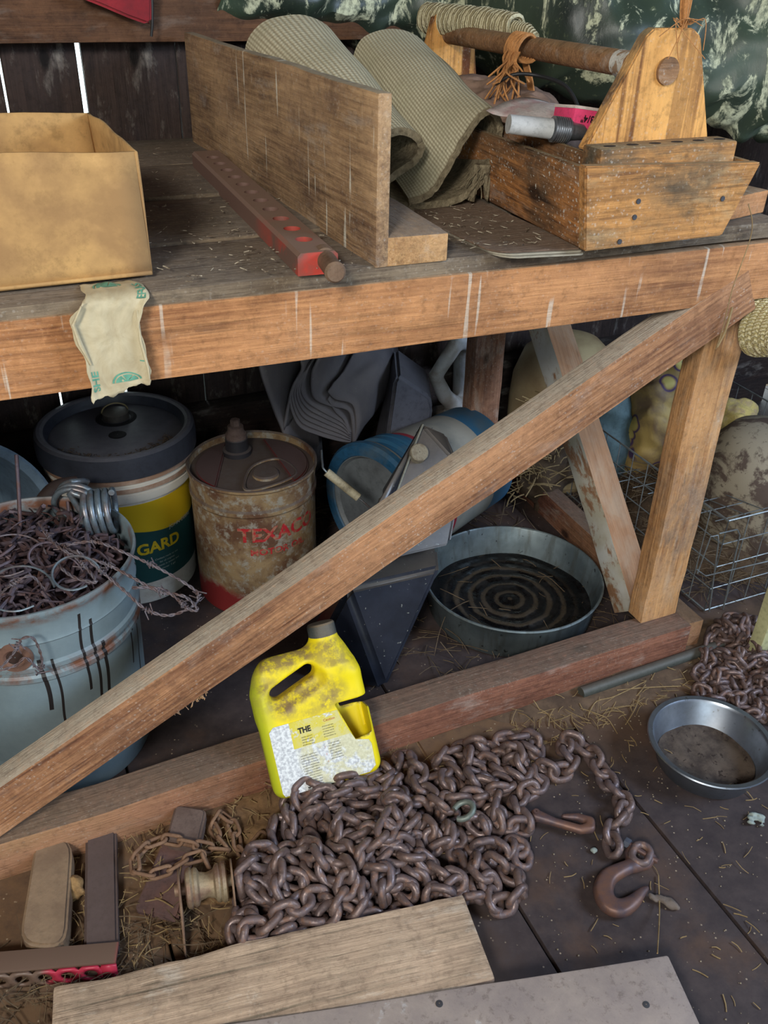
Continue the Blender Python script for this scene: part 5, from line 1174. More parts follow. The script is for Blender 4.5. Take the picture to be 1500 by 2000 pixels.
CA = [732,661,13,740,685,13,759,702,13,782,711,13,802,724,13,810,748,13,807,773,13,813,798,13,817,823,13,819,848,13,813,873,13,795,891,13,781,869,13,780,844,13,759,829,13,734,834,13,720,855,13,707,833,13,686,819,13,660,818,13,638,805,13,632,780,13,632,755,13,609,766,13,605,791,13,585,807,13,565,822,13,565,847,13,561,873,13,538,884,13,513,882,13,513,857,13,514,831,13,539,831,13,539,857,13,545,869,34,556,892,31,549,908,13,524,907,13,500,917,13,488,895,13,489,869,13,466,857,13,444,845,13,425,828,13,408,809,13,388,793,13,370,775,13,344,771,13,327,789,13,303,799,13,279,806,13,255,816,13,233,830,13,230,855,13,205,861,13,186,844,13,174,821,13,181,797,13,179,772,13,173,747,13,153,763,13,159,786,23,181,784,36,202,777,23,225,772,13,245,756,13,262,775,13,287,778,13,310,768,13,327,749,13,302,742,13,279,752,13,263,757,32,244,774,32,242,793,15,219,805,13,204,825,18,199,824,43,192,804,57,204,783,50,223,790,34,231,814,35,223,830,53,202,834,66,178,827,58,177,812,37,200,802,32,216,806,52,240,797,54,259,780,53,267,792,32,290,803,36,315,809,35,325,816,13,348,805,13,372,813,13,389,811,32,406,792,33,422,782,16,418,761,30,423,736,35,425,722,14,450,725,13,459,750,13,433,747,13,408,743,13,383,748,13,399,768,13,392,759,36,369,750,34,387,732,38,405,716,32,391,723,13,397,698,13,372,703,13,347,707,13,322,711,13,297,716,13,272,721,13,247,725,13,225,738,13,217,755,31,226,768,51,222,785,69,229,809,75,247,822,62,258,816,40,273,803,56,285,781,50,306,782,35,298,758,34,316,739,35,337,729,27,353,743,13,364,724,26,363,729,51,373,751,61,359,769,50,354,787,32,379,783,37,389,773,58,411,761,56,435,755,50,449,739,36,461,717,36,476,696,36,452,689,38,432,705,34,424,694,13,449,699,13,472,709,13,472,683,13,496,677,13,502,702,13,527,707,13,543,727,13,555,704,13,569,683,13,560,659,13,536,650,13,511,655,13,523,677,13,517,692,33,512,717,33,517,732,13,492,727,13,498,752,13,514,772,13,518,797,13,494,790,13,504,793,36,493,770,32,472,776,18,477,793,36,474,818,34,467,830,13,447,814,13,470,802,13,490,817,13,490,843,15,481,856,35,470,878,30,460,895,13,434,896,13,409,901,13,384,908,13,361,917,13,343,935,13,318,943,13,322,917,13,340,899,13,364,890,13,367,865,13,368,840,13,392,831,13,409,850,13,415,875,13,390,875,21,371,874,37,347,876,28,327,876,13,309,894,13,295,916,13,271,921,13,255,901,13,238,881,13,262,874,13,256,849,13,276,833,13,300,826,13,320,842,13,343,854,13,357,852,34,383,850,33,405,861,37,427,847,33,409,829,34,426,811,33,449,799,35,448,787,13,445,767,28,429,782,42,412,787,59,389,800,59,373,816,70,352,825,58,342,809,41,366,804,47,368,827,36,346,829,23,331,845,37,324,869,39,330,894,37,318,888,59,302,892,38,297,867,36,304,843,35,295,852,13,289,877,13,279,898,24,261,912,36,248,890,37,246,865,32,221,870,33,214,846,33,190,851,38,207,862,54,232,855,52,242,839,36,262,842,52,277,827,67,290,807,76,293,782,75,299,762,60,321,763,47,339,745,48,328,721,51,308,714,37,290,731,34,279,746,51,255,752,57,231,742,59,206,746,54,183,737,49,159,742,54,152,742,29,153,765,40,176,762,51,190,755,31,200,733,23,221,730,38,245,737,37,265,722,40,284,720,57,304,735,60,321,751,71,319,776,70,309,797,58,300,820,54,282,829,39,275,852,31,272,877,39,279,898,51,287,919,38,290,940,24,308,954,35,329,939,37,341,918,32,360,901,37,385,896,37,409,887,36,429,873,41,451,874,55,433,857,63,454,842,60,432,831,54,426,821,76,407,804,80,389,786,82,368,787,68,346,775,72,336,785,51,334,805,66,326,826,54,337,847,63,355,865,57,371,845,56,390,828,53,411,814,55,435,804,57,457,816,55,450,830,34,453,855,36,445,873,19,448,892,36,469,906,35,474,917,13,448,921,13,425,919,24,402,916,34,377,921,35,381,934,13,363,952,13,348,958,33,371,950,39,395,941,34,408,936,13,432,942,13,443,947,36,420,937,43,401,929,58,375,933,59,352,935,50,331,941,64,308,935,54,314,916,38,331,915,57,354,904,63,379,906,61,404,903,57,427,906,47,447,920,40,466,935,32,462,951,13,487,948,13,501,970,13,525,962,13,519,937,13,517,922,34,506,899,33,502,874,36,507,850,38,517,826,39,534,844,36,558,835,36,582,826,33,590,838,13,586,864,13,582,889,13,576,913,13,560,933,13,580,948,13,606,947,13,631,944,13,641,931,32,657,936,13,662,911,13,675,888,13,700,884,13,716,904,13,728,882,13,743,902,13,734,926,13,709,931,13,684,936,13,690,911,13,689,897,34,685,872,31,693,856,13,672,842,13,661,865,13,648,887,13,635,910,13,617,924,23,603,905,13,621,886,13,634,864,13,645,841,13,631,826,28,607,833,36,589,851,37,590,877,36,610,865,25,617,844,13,609,819,13,602,807,34,586,787,31,583,770,13,565,789,13,559,770,29,549,793,35,544,805,13,539,780,13,535,755,13,560,748,13,571,725,13,589,744,13,603,723,13,587,703,13]
CB = [1241,950,10,1231,932,10,1212,924,10,1193,914,10,1189,894,10,1180,875,10,1159,874,10,1140,882,10,1131,863,10,1134,843,10,1153,833,10,1157,844,28,1139,833,28,1136,822,10,1154,811,10,1166,794,10,1186,801,10,1207,803,10,1196,821,10,1194,810,27,1198,789,23,1184,780,10,1204,772,10,1222,782,10,1228,802,10,1249,804,10,1238,822,10,1217,822,10,1226,841,10,1232,855,24,1231,870,10,1213,859,10,1205,840,10,1184,838,10,1175,819,10,1167,808,26,1150,795,23,1135,801,10,1117,812,10,1102,826,10,1101,847,10,1110,866,10,1119,885,10,1107,902,10,1097,884,10,1089,865,10,1100,859,27,1119,851,21,1138,854,27,1151,855,10,1172,855,10,1193,857,10,1201,876,10,1219,887,10,1224,907,10,1245,911,10,1252,930,10,1262,949,10,1268,969,10,1272,990,10,1275,1011,10,1267,1030,10,1250,1018,10,1233,1005,10,1232,984,10,1251,992,10,1262,1003,25,1283,1003,27,1295,1005,10,1302,1025,10,1321,1034,10,1339,1024,10,1359,1016,10,1374,1001,10,1374,980,10,1394,981,10,1389,971,28,1384,961,10,1363,960,10,1353,942,10,1335,953,10,1345,971,10,1355,990,10,1341,988,25,1328,982,10,1316,965,10,1301,951,10,1283,940,10,1283,919,10,1279,898,10,1283,878,10,1295,860,10,1297,839,10,1280,826,10,1259,822,10,1265,843,10,1247,838,20,1247,857,10,1266,867,10,1261,887,10,1240,889,14,1251,872,23,1270,879,26,1289,889,26,1300,899,11,1315,914,10,1301,930,10,1288,929,27,1268,934,23,1249,942,27,1228,945,26,1214,945,10,1195,936,10,1174,935,10,1155,943,10,1135,937,10,1133,916,10,1153,922,10,1172,914,10,1168,893,10,1149,901,10,1159,910,26,1179,902,26,1194,888,29,1206,901,19,1202,919,28,1222,925,28,1236,932,41,1247,921,28,1264,914,17,1281,908,28,1301,913,26,1313,930,28,1324,932,10,1343,923,10,1354,905,10,1345,887,10,1335,868,10,1317,857,10,1305,850,26,1284,850,25,1265,859,31,1258,875,42,1255,892,30,1262,910,37,1274,927,42,1279,946,36,1283,958,19,1296,973,10,1308,989,10,1315,1009,10,1304,1013,27,1301,992,29,1322,996,25,1335,1002,10,1348,1007,26,1365,995,28,1360,975,25,1349,957,25,1331,968,24,1316,978,35,1298,967,30,1284,982,25,1272,990,40,1271,1011,41,1279,1023,26,1286,1038,13,1301,1036,27,1320,1026,29,1318,1009,41,1308,992,49,1291,981,44,1277,967,37,1260,959,28,1248,970,14,1260,982,25,1240,984,29,1242,1005,29,1222,998,27,1212,990,10,1195,978,10,1182,968,23,1171,955,10,1183,946,24,1194,957,10,1213,966,10,1208,955,27,1209,937,38,1214,918,45,1223,905,31,1242,905,40,1257,894,50,1276,887,45,1287,871,36,1307,871,29,1304,878,10,1324,886,10,1317,899,25,1329,917,26,1333,905,10,1344,899,27,1354,918,27,1364,924,10,1374,943,10,1379,952,28,1364,961,40,1345,971,40,1334,954,40,1321,949,24,1338,938,24]
CC = [167,878,7,188,885,7,210,879,7,228,891,7,214,908,7,201,890,7,201,867,7,222,873,7,215,894,7,194,902,7,175,889,7,190,875,16,197,896,19,180,903,7,161,891,7,139,897,7,145,917,14,162,904,7,148,887,7,141,905,18,136,924,7,118,910,7,99,922,7,114,939,7,99,956,7,79,967,7,57,964,7,48,943,7,70,938,7,85,954,7,68,967,15,49,955,14,57,935,12,72,951,7,92,943,7,112,953,7,133,962,7,148,979,7,168,988,7,183,971,7,164,959,7,143,951,7,139,971,15,160,972,7,178,958,7,200,956,7,191,936,7,171,946,7,150,938,7,132,931,18,113,926,7,104,945,14,91,963,15,80,944,14,85,923,7,104,931,16,124,921,13,136,938,7,154,925,7,159,946,14,177,934,7,188,914,7,184,894,16,180,874,7]
unp = lambda s: [tuple(s[i:i+3]) for i in range(0, len(s), 3)]
CHAIN_LABEL = 'big heap of rusty log chain with two grab hooks, in front of the yellow jug'
main, MP, MM = chain('log_chain', unp(CA), .048, .0375, .0125, CH, CHAIN_LABEL, 4)
chain('log_chain', unp(CB), .0405, .029, .0095, CH, 'second pile of rusty chain at right, behind the steel bowl', 5)
CHS = plain('thin_rusty_chain', (142, 110, 86), .85, .1, None, 0, (104, 74, 56), .6, 40, .5)
tpx = [(515, 1630), (495, 1655), (478, 1685), (465, 1660), (458, 1615), (432, 1588), (412, 1600), (425, 1635), (450, 1668), (425, 1660), (390, 1652), (350, 1643), (312, 1638), (285, 1652), (262, 1675), (268, 1705), (305, 1708), (345, 1692), (378, 1670), (402, 1674), (412, 1705)]
tc = catmull([onZ(x, y, .020+(.020 if 255 < x < 405 else 0)) for x, y in tpx], 20); acc = [tc[0]]
for p in tc:
    if (p-acc[-1]).length >= .0255: acc.append(p)
chain('thin_chain', [tuple(p*1000) for p in acc], .038, .0205, .0060, CHS, 'thin rusty chain draped over flat iron pieces left of the yellow jug', 6, 70, k=7)
# grab hooks, parts of the heap's chain
q = NT('forged_iron'); n = q.noise(None, 40, 6, .65); c = q.mix(q.ramp(n, .35, .65), lin((84, 72, 78)), lin((120, 86, 70))); q.bump(n, .4, .001); HK = q.fin(c, .5, .35, .5)
def hook(tip_px, parent, zc, sc, ang, flip=1, clev=True, name='grab_hook'):
    """hook lying flat; local +X from clevis to bowl"""
    pts = [(-.030, .0, 0), (-.010, .002, 0), (.008, .010, 0), (.024, .012, 0), (.038, .004, 0), (.043, -.010, 0), (.036, -.023, 0), (.020, -.029, 0), (.004, -.025, 0), (-.008, -.016, 0)]
    rs = [.0085, .0085, .0095, .0115, .0125, .0125, .0120, .0105, .0075, .0035]
    cc = catmull(pts, 3); rr_ = np.interp(np.linspace(0, len(rs)-1, len(cc)), range(len(rs)), rs)
    def fn(X, Y, Z):
        d = caps(X, Y, Z*1.25, cc, list(rr_)); d = np.maximum(d, np.abs(Z)-.0082)
        if clev:
            for s in (-1, 1): d = smin(d, caps(X, Y, Z, [(-.028, 0, 0), (-.040, 0, s*.008), (-.052, 0, s*.0085)], [.0065, .0055, .0062]), .003)
        return d
    p = onZ(tip_px[0], tip_px[1], zc)
    mt = Matrix.Translation(p-parent.location) @ Matrix.Rotation(rad(ang), 4, 'Z') @ Matrix.Rotation(rad(6), 4, 'Y') @ Matrix.Diagonal((sc, sc*flip, sc, 1))
    o = sdfo(name, fn, (-.068, -.05, -.02), (.062, .032, .02), .0019, HK, parent, mt, 60, 2)
    return o, mt
def rotclev(mt, parent):
    pass
def bighook():
    zc = .0135; W3 = lambda x, y: tuple(onZ(x, y, zc)-main.location-Vector((0, 0, zc)))
    px = [(1236, 1690), (1212, 1700), (1188, 1714), (1178, 1740), (1188, 1765), (1212, 1774), (1236, 1762), (1252, 1744), (1264, 1734)]
    rs = [.0105, .0120, .0140, .0155, .0155, .0145, .0110, .0075, .0035]
    cc = catmull([W3(*p) for p in px], 3); rr_ = np.interp(np.linspace(0, len(rs)-1, len(cc)), range(len(rs)), rs)
    lug = [[W3(1236, 1690), W3(1228, 1668), W3(1234, 1656)], [W3(1240, 1692), W3(1262, 1690), W3(1272, 1676)]]
    def fn(X, Y, Z):
        d = caps(X, Y, Z*1.2, cc, list(rr_)); d = np.maximum(d, np.abs(Z)-.0095)
        for l in lug: d = smin(d, caps(X, Y, Z, l, [.0095, .0075, .0085]), .004)
        return d
    P = np.array(cc); lo = P.min(0)-.045; hi = P.max(0)+.045; lo[2] = -.022; hi[2] = .022
    o = sdfo('grab_hook', fn, lo, hi, .0019, HK, main, Matrix.Translation((0, 0, zc)), 60, 2); o['label'] = 'forged grab hook at the right end of the chain'
    a, b = Vector(W3(1224, 1650)), Vector(W3(1284, 1686)); a.z = b.z = .004
    pin = mesh('clevis_pin', *tube_data([a, b], .0042, 10), HK, o)
    lathe('clevis_nut', [(.001, -.004), (.0085, -.004), (.0085, .005), (.001, .005)], plain('nut', (96, 102, 116), .5, .5), o, 6, mat=Matrix.Translation(a) @ (b-a).to_track_quat('Z', 'Y').to_matrix().to_4x4(), ang=20)
    c = onZ(1252, 1668, .020)-main.location; t = (onZ(1258, 1650, .02)-onZ(1240, 1690, .02)).normalized(); vs, fs = link_data(.048, .0375, .0125); mesh('link', vs, fs, CH, main, 80, frame(c, t, (.5, .3, .6)))
bighook()
# second hook: closed slip hook lying against the pile
def hook2():
    p = onZ(1100, 1603, .016); a = onZ(1045, 1590, .016); b = onZ(1158, 1612, .016); t = (b-a).normalized(); mt = frame(p-main.location, t, (0, 0, 1))
    L = (b-a).length/2
    def fn(X, Y, Z):
        d = caps(X, Y, Z, [(-L*.95, 0, 0), (-L*.3, -.006, 0), (L*.6, -.011, 0), (L*.92, -.004, 0), (L*.9, .008, 0), (L*.5, .013, 0), (0, .009, 0)], [.010, .007, .0075, .009, .009, .0065, .004]); return np.maximum(d, np.abs(Z)-.0078)
    sdfo('grab_hook', fn, (-L*1.3, -.03, -.014), (L*1.25, .03, .014), .0019, HK, main, mt, 60, 2)
    lathe('hook_pin', [(.001, .011), (.005, .011), (.005, -.011)], HK, main, 14, mat=mt @ Matrix.Translation((-L*.95, 0, 0)))
hook2()
p = onZ(905, 1583, .045)
lathe_pts = [p-main.location+Vector((.016*cos(a), .014*sin(a), .006*cos(a))) for a in [rad(-150+i*20) for i in range(15)]]
tube('shackle', lathe_pts, .0048, plain('grey_shackle', (122, 130, 122), .5, .4), main, 10)['label'] = 'greyish open shackle'
# ---- yellow jug with its corner cut away
def yellowjug():
    yaw, al, ro = -.165, .56, .105
    Rz = Matrix.Rotation(yaw, 4, 'Z'); Rx = Matrix.Rotation(-al, 4, 'X'); Ry = Matrix.Rotation(-ro, 4, 'Y')
    mt = Matrix.Translation((.3616, .9244, .0556)) @ Rz @ Rx @ Ry
    root = thing('yellow_jug', (0, 0, 0), 'yellow plastic jug with one side cut open, leaning back on the bench sill', 'jug', mat=mt)
    Wd, H, D = .182, .245, .064
    q = NT('yellow_plastic'); n = q.noise(None, 10, 7, .6, .3); n2 = q.noise(None, 70, 6, .75); x = q.xyz()
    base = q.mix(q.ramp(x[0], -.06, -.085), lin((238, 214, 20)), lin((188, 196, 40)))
    up_ = q.ramp(x[2], .115, .185); d_ = q.ma('MULTIPLY', q.ramp(n, .50, .60), up_); rec = q.ramp(q.ma('ADD', q.ma('POWER', q.ma('MULTIPLY', q.ma('ADD', x[0], .008), 15.0), 2.0), q.ma('POWER', q.ma('MULTIPLY', q.ma('ADD', x[2], -.152), 30.0), 2.0)), 1.3, .4)
    dm = q.ma('MULTIPLY', q.ma('MAXIMUM', q.ma('MULTIPLY', d_, .5), q.ma('MULTIPLY', rec, q.ramp(n, .36, .54))), q.ramp(n2, .34, .52)); dm = q.ma('MAXIMUM', dm, q.ma('MULTIPLY', q.ramp(q.up(), .55, .85), q.ramp(n2, .4, .55, .2, .9)))
    c = q.mix(dm, base, lin((132, 108, 74))); c = q.mix(q.ramp(n2, .70, .76, 0, .5), c, lin((96, 76, 50)))
    q.bump(n2, .2, .001); q.b.inputs['Subsurface Weight'].default_value = .0; ym = q.fin(c, .5)
    w = .0028
    def solid(X, Y, Z):
        b = rbox(X, Y, Z, (0, D/2, .092), (Wd/2, D/2, .094), .020)
        top = rbox(X, Y, Z, (-.008, D/2, .165), (Wd/2-.009, D/2-.008, .060), .030)
        d = smin(b, top, .014)
        neck = caps(X, Y, Z, [(.045, D/2, .19), (.045, D/2, .232)], [.040, .024]); d = smin(d, neck, .02)
        # bevel on the far left shoulder
        d = smax(d, (-(X+.062)*.80+(Z-.206)*.60)-.014, .012)
        return d
    def fn(X, Y, Z):
        s = solid(X, Y, Z)
        # recess in the front below the handle, and the handle slot
        s = smax(s, -caps(X, Y, Z, [(-.050, -.006, .158), (-.022, -.008, .168), (.012, -.006, .176)], [.018, .020, .015]), .010)
        s = smax(s, -caps(X, Y, Z, [(-.050, D+.006, .158), (.012, D+.006, .176)], [.020, .020]), .010)
        slot = caps(X, Y, Z, [(-.048, 0, .176), (-.028, 0, .185), (.000, 0, .190)], [.011, .012, .008])
        slot2 = np.sqrt(np.maximum(0, (X*0)))
        sl = None
        pa_, pb_ = np.array([-.052, .168]), np.array([.006, .190]); ba = pb_-pa_; t = np.clip(((X-pa_[0])*ba[0]+(Z-pa_[1])*ba[1])/(ba@ba), 0, 1)
        sl = np.sqrt((X-pa_[0]-ba[0]*t)**2+(Z-pa_[1]-ba[1]*t)**2)-.0110
        s = smax(s, -sl, .008)
        shell = np.maximum(s, -(s+w*1.7))
        lft = .036-X+(.125-Z)*.32
        cut = np.maximum.reduce([lft, Z-.128, .062-Z+(X-.045)*.15, Y-(D-.010), X-(Wd/2-.0045)])
        cut2 = np.maximum.reduce([.050-X, Z-.128, .108-Z])
        cut = np.minimum(cut, cut2)
        return np.maximum(shell, -cut)
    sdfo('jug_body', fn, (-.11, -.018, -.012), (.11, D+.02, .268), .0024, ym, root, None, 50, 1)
    cm = plain('dark_grey_cap', (70, 74, 72), .6, 0, (134, 116, 92), .95, None, 0, 40, .6)
    lathe('cap', [(.001, .258), (.021, .258), (.0232, .255), (.0235, .236), (.0215, .235), (.0215, .233), (.0238, .232), (.0238, .225), (.018, .224)], cm, root, 40, loc=(.045, D/2, 0))
    q = NT('peeling_label'); n = q.noise(None, 24, 7, .7, .4); n2 = q.noise(None, 200, 3)
    x = q.xyz(); yz = q.ma('MULTIPLY', q.ma('MULTIPLY', q.ma('GREATER_THAN', x[1], .076), q.ma('GREATER_THAN', x[0], -.045)), q.ramp(n, .60, .54))
    c = q.mix(q.ramp(n2, .4, .62), lin((226, 228, 228)), lin((178, 180, 184))); c = q.mix(yz, c, lin((212, 196, 60))); 
    ye = q.ma('MULTIPLY', q.ramp(x[0], -.045, -.03), q.ramp(n, .54, .46, 0, .7)); c = q.mix(ye, c, lin((206, 200, 150))); q.bump(n2, .3, .001); lm = q.fin(c, .7)
    out = [(-.075, .006), (.066, .006), (.078, .014), (.079, .05), (.076, .058), (.055, .064), (.046, .085), (.038, .108), (.036, .119), (-.070, .119), (-.078, .112), (-.078, .012)]
    o = prism('peeling_label', [(a, b) for a, b in out], .0008, lm, root, Matrix.Translation((0, -.0006, 0)) @ Matrix.Rotation(pi/2, 4, 'X'), 0)
    TI = plain('label_ink', (48, 46, 40), .8); RI = plain('label_red', (190, 60, 40), .8)
    F = lambda ox, oz: (lambda a, b: (ox+a, -.0014, oz+b))
    lettering('printing', 'THE', .0125, TI, root, F(-.012, .102), .9, .0006, 'RIGHT')
    lettering('printing', 'Roundup', .006, RI, root, F(.022, .108), 1.0) if False else lettering('printing', 'Caution', .006, RI, root, F(.020, .108), 1.0)
    r = random.Random(2)
    words = 'mix well before use store in cool place keep away from children read all directions then pour and rinse measure with care '
    for col, (ox, n_, z0) in enumerate(((-.030, 4, .091), (.006, 5, .099), (-.038, 14, .062), (.010, 7, .070))):
        for k in range(n_):
            s = (words*2)[r.randrange(60):][:28 if col == 2 else 20]
            lettering('printing', s.strip(), .0032, TI, root, F(ox, z0-.0042*k), .75, 0, 'LEFT')
    for k in range(3): lettering('printing', str(k+1), .004, RI, root, F(.004, .066-.012*k))
    lettering('printing', '3', .013, TI, root, F(-.034, .013), 1, .0004)
yellowjug()
# ---- timber in the foreground
def weath(name, p0, p1, w, h, m, label, seed, zt, rnd_end=.012):
    o = timber(name, p0, p1, w, h, m, seed=seed, jit=.003, bev=.007, cuts=26); tag(o, label, 'timber'); return o
a, b = onZ(100, 1995, .052), onZ(935, 1830, .052)
fa, fb = onZ(110, 1925, .052), onZ(905, 1742, .052); ra, rb = onZ(100, 1990, .052), onZ(962, 1912, .052)
ax = (fb-fa).normalized(); nn = Vector((ax.y, -ax.x, 0)); wd = (rb-fb).dot(nn)
c0 = fa+nn*wd*.5-ax*.005; c1 = fb+nn*wd*.5; c0.z = c1.z = .026
weath('timber_block', c0, c1, wd, .052, M['oldplank'], 'thick weathered timber lying in front of the chain heap', 51, 0)
q = NT('grey_scuffed'); n = q.noise(None, 12, 7, .7, .2); n2 = q.noise(None, 90, 5, .7); c = q.mix(q.ramp(n, .35, .65), lin((140, 128, 124)), lin((164, 150, 140))); c = q.mix(q.ramp(n, .60, .68, 0, .7), c, lin((196, 196, 200))); c = q.mix(q.ramp(n2, .55, .68, 0, .5), c, lin((92, 80, 74))); q.bump(n2, .35, .002); GS = q.fin(c, .75)
fa, fb = onZ(450, 2000, .058), onZ(1305, 1866, .058); rb = onZ(1372, 2005, .058); ax = (fb-fa).normalized(); nn = Vector((ax.y, -ax.x, 0)); wd = .16
c0 = fa+nn*wd/2-ax*.25; c1 = fb+nn*wd/2; c0.z = c1.z = .040
o = timber('grey_plank', c0, c1, wd, .038, GS, seed=52, jit=.001, bev=.003); tag(o, 'grey scuffed plank at the bottom edge, nearest of the foreground timbers', 'plank')
# it rests on a crosspiece out of sight below its middle and is nailed to it
o = timber('bearer_block', ((c0+c1)/2-nn*.02-ax*.0)*1.0, ((c0+c1)/2+nn*.06), .05, .020, M['greywood'], seed=53); o.location.z = .0105; tag(o, 'low wood bearer under the grey foreground plank', 'bearer')
for (px, py) in ((858, 1960), (1262, 1962)):
    p = onZ(px, py, .0595); o = lathe('nail', [(.001, .0006), (.0045, .0004), (.005, -.001), (.002, -.012)], bpy.data.materials['nail_iron'], None, 12, loc=p); tag(o, 'rusty nail head in the grey plank, %s' % ('nearer the left' if px < 1000 else 'near its right end'), 'nail')
# ---- left: brake shoes, iron straps, pulley, red bar
TANM = plain('dirty_tan_block', (138, 114, 90), .9, 0, (146, 124, 100), .5, (92, 70, 56), .9, 14, .9)
def slab(name, corners, z0, th, m, label, cat, r_=.012, seed=1, tilt=0):
    P = [onZ(x, y, z0+th) for x, y in corners]; c = sum(P, Vector())/len(P); pts = [(p.x-c.x, p.y-c.y) for p in P]
    area_ = sum(pts[i][0]*pts[(i+1) % len(pts)][1]-pts[(i+1) % len(pts)][0]*pts[i][1] for i in range(len(pts)))
    if area_ < 0: pts = pts[::-1]
    # rounded corners
    out = []; n = len(pts)
    for i in range(n):
        a, b, d = Vector(pts[i-1]), Vector(pts[i]), Vector(pts[(i+1) % n]); u = (a-b).normalized(); v = (d-b).normalized(); k = min(r_, (a-b).length*.45, (d-b).length*.45)
        for t in (0, .25, .5, .75, 1): out.append(tuple((b+u*k).lerp(b, t).lerp(b.lerp(b+v*k, t), t)))
    o = prism(name, out, th, m, None, Matrix.Translation((c.x, c.y, z0+th/2)), min(.004, th*.25)); tag(o, label, cat); return o
slab('brake_shoe_block', [(72, 1622), (142, 1640), (128, 1850), (35, 1845)], .0, .040, TANM, 'tan dirty block with rounded ends lying at far left', 'block', .03)
slab('iron_strap', [(167, 1600), (226, 1605), (231, 1858), (163, 1856)], .003, .024, plain('dark_iron_strap', (92, 78, 76), .8, .1, (96, 80, 74), .6, (70, 56, 52), .5, 18, .4), 'dark flat strap lying between the tan block and the thin chain', 'strap', .009)
slab('iron_plate', [(342, 1570), (404, 1580), (388, 1650), (322, 1640)], .012, .026, plain('plate_a', (116, 98, 90), .8, .1, None, 0, (84, 66, 58), .6, 20, .4), 'squared iron end piece sticking up above the thin chain', 'plate', .010)
slab('iron_plate', [(318, 1640), (382, 1655), (348, 1795), (262, 1775)], .002, .014, plain('plate_b', (104, 82, 80), .8, .1, None, 0, (134, 96, 84), .5, 14, .4), 'flat rusty iron plate under the thin chain, beside the pulley', 'plate', .009)
o = blobcloth('cork_lump', (0, 0, 0), (.016, .018, .018), plain('crumbly_cork', (160, 126, 82), .95, 0, None, 0, (110, 84, 56), .6, 70, 1.0), 31, .006, 130, .003); o.location = onZ(147, 1730, .02); tag(o, 'crumbly tan lump stuck to the side of the tan block', 'lump')
def pulley():
    c = onZ(404, 1728, .040); root = thing('pulley', (c.x, c.y, 0), 'rusty iron pulley with a grooved wheel between two side plates', 'pulley')
    PM = plain('pulley_metal', (164, 146, 118), .6, .4, None, 0, (112, 74, 66), .7, 26, .4); ax = (onZ(460, 1725, .04)-onZ(372, 1742, .04)); ax.z = 0; ax.normalize()
    mt = Matrix.Translation((0, 0, .040)) @ ax.to_track_quat('Z', 'Y').to_matrix().to_4x4()
    lathe('wheel', [(.001, -.030), (.024, -.030), (.028, -.028), (.029, -.023), (.026, -.020), (.0275, -.017), (.026, -.013), (.020, -.010), (.0175, 0), (.020, .010), (.026, .013), (.0275, .017), (.026, .020), (.029, .023), (.028, .028), (.024, .030), (.001, .030)], PM, root, 48, mat=mt)
    lathe('axle', [(.001, -.046), (.0085, -.046), (.0085, .046), (.001, .046)], PM, root, 20, mat=mt)
    lathe('axle_head', [(.001, .050), (.009, .049), (.014, .044), (.014, .039)], PM, root, 24, mat=mt)
    RM = plain('bracket_rust', (140, 112, 88), .8, .15, None, 0, (96, 68, 56), .6, 22, .4); dn = Vector((-ax.y, ax.x, 0)); dn = -dn if dn.y > 0 else dn
    for s in (-.038, .037):
        b = ax*s; pts = [b+Vector((0, 0, .073))-dn*.012, b+Vector((0, 0, .073))+dn*.014, b+dn*.045+Vector((0, 0, .045)), b+dn*.085+Vector((0, 0, .012)), b+dn*.085+Vector((0, 0, .001)), b+dn*.04+Vector((0, 0, .001)), b-dn*.014+Vector((0, 0, .015))]
        o = mesh('side_plate', pts, [tuple(range(7))], RM, root); thick(o, .003)
pulley()
def redbar():
    p0, p1 = onZ(-60, 1905, .03), onZ(228, 1880, .03); p0.z = p1.z = .0
    ax = (p1-p0); L = ax.length; mt = frame(p0, ax, (0, 0, 1)); root = thing('red_channel', (0, 0, 0), 'red painted steel channel with punched holes poking out under the thick timber', 'bar', mat=mt)
    q = NT('red_channel_paint'); n = q.noise(None, 8, 5, .6); x = q.xyz(); rm = q.ma('MULTIPLY', q.ramp(x[0], L-.10, L-.085), q.ramp(n, .3, .4)); c = q.mix(rm, lin((104, 84, 72)), lin((176, 50, 72))); m_ = q.fin(c, .4)
    o = bmo('top_flange', box_bm(L, .030, .005, .002, 2), m_, root); o.location = (L/2, .012, .034)
    bm = bmesh.new(); hr = .0095; segs = 16
    cxs = [L-.035-.030*i for i in range(8)]; xe = L
    prev = L
    for cx in cxs:
        hw = .015
        A = []; B = []
        for k in range(segs):
            a = 2*pi*k/segs+pi/segs; mm = max(abs(cos(a)), abs(sin(a))); A.append(bm.verts.new((cx+cos(a)/mm*hw, -.004, .017+sin(a)/mm*hw))); B.append(bm.verts.new((cx+hr*cos(a), -.004, .017+hr*sin(a))))
        for k in range(segs): bm.faces.new((A[k], A[(k+1) % segs], B[(k+1) % segs], B[k]))
    f = [bm.verts.new(v) for v in ((L, -.004, .002), (cxs[0]+.015, -.004, .002), (cxs[0]+.015, -.004, .032), (L, -.004, .032))]; bm.faces.new(f)
    f = [bm.verts.new(v) for v in ((0, -.004, .002), (cxs[-1]-.015, -.004, .002), (cxs[-1]-.015, -.004, .032), (0, -.004, .032))]; bm.faces.new(f)
    bmesh.ops.remove_doubles(bm, verts=bm.verts, dist=1e-5); o = bmo('punched_web', bm, m_, root); thick(o, .004)
redbar()
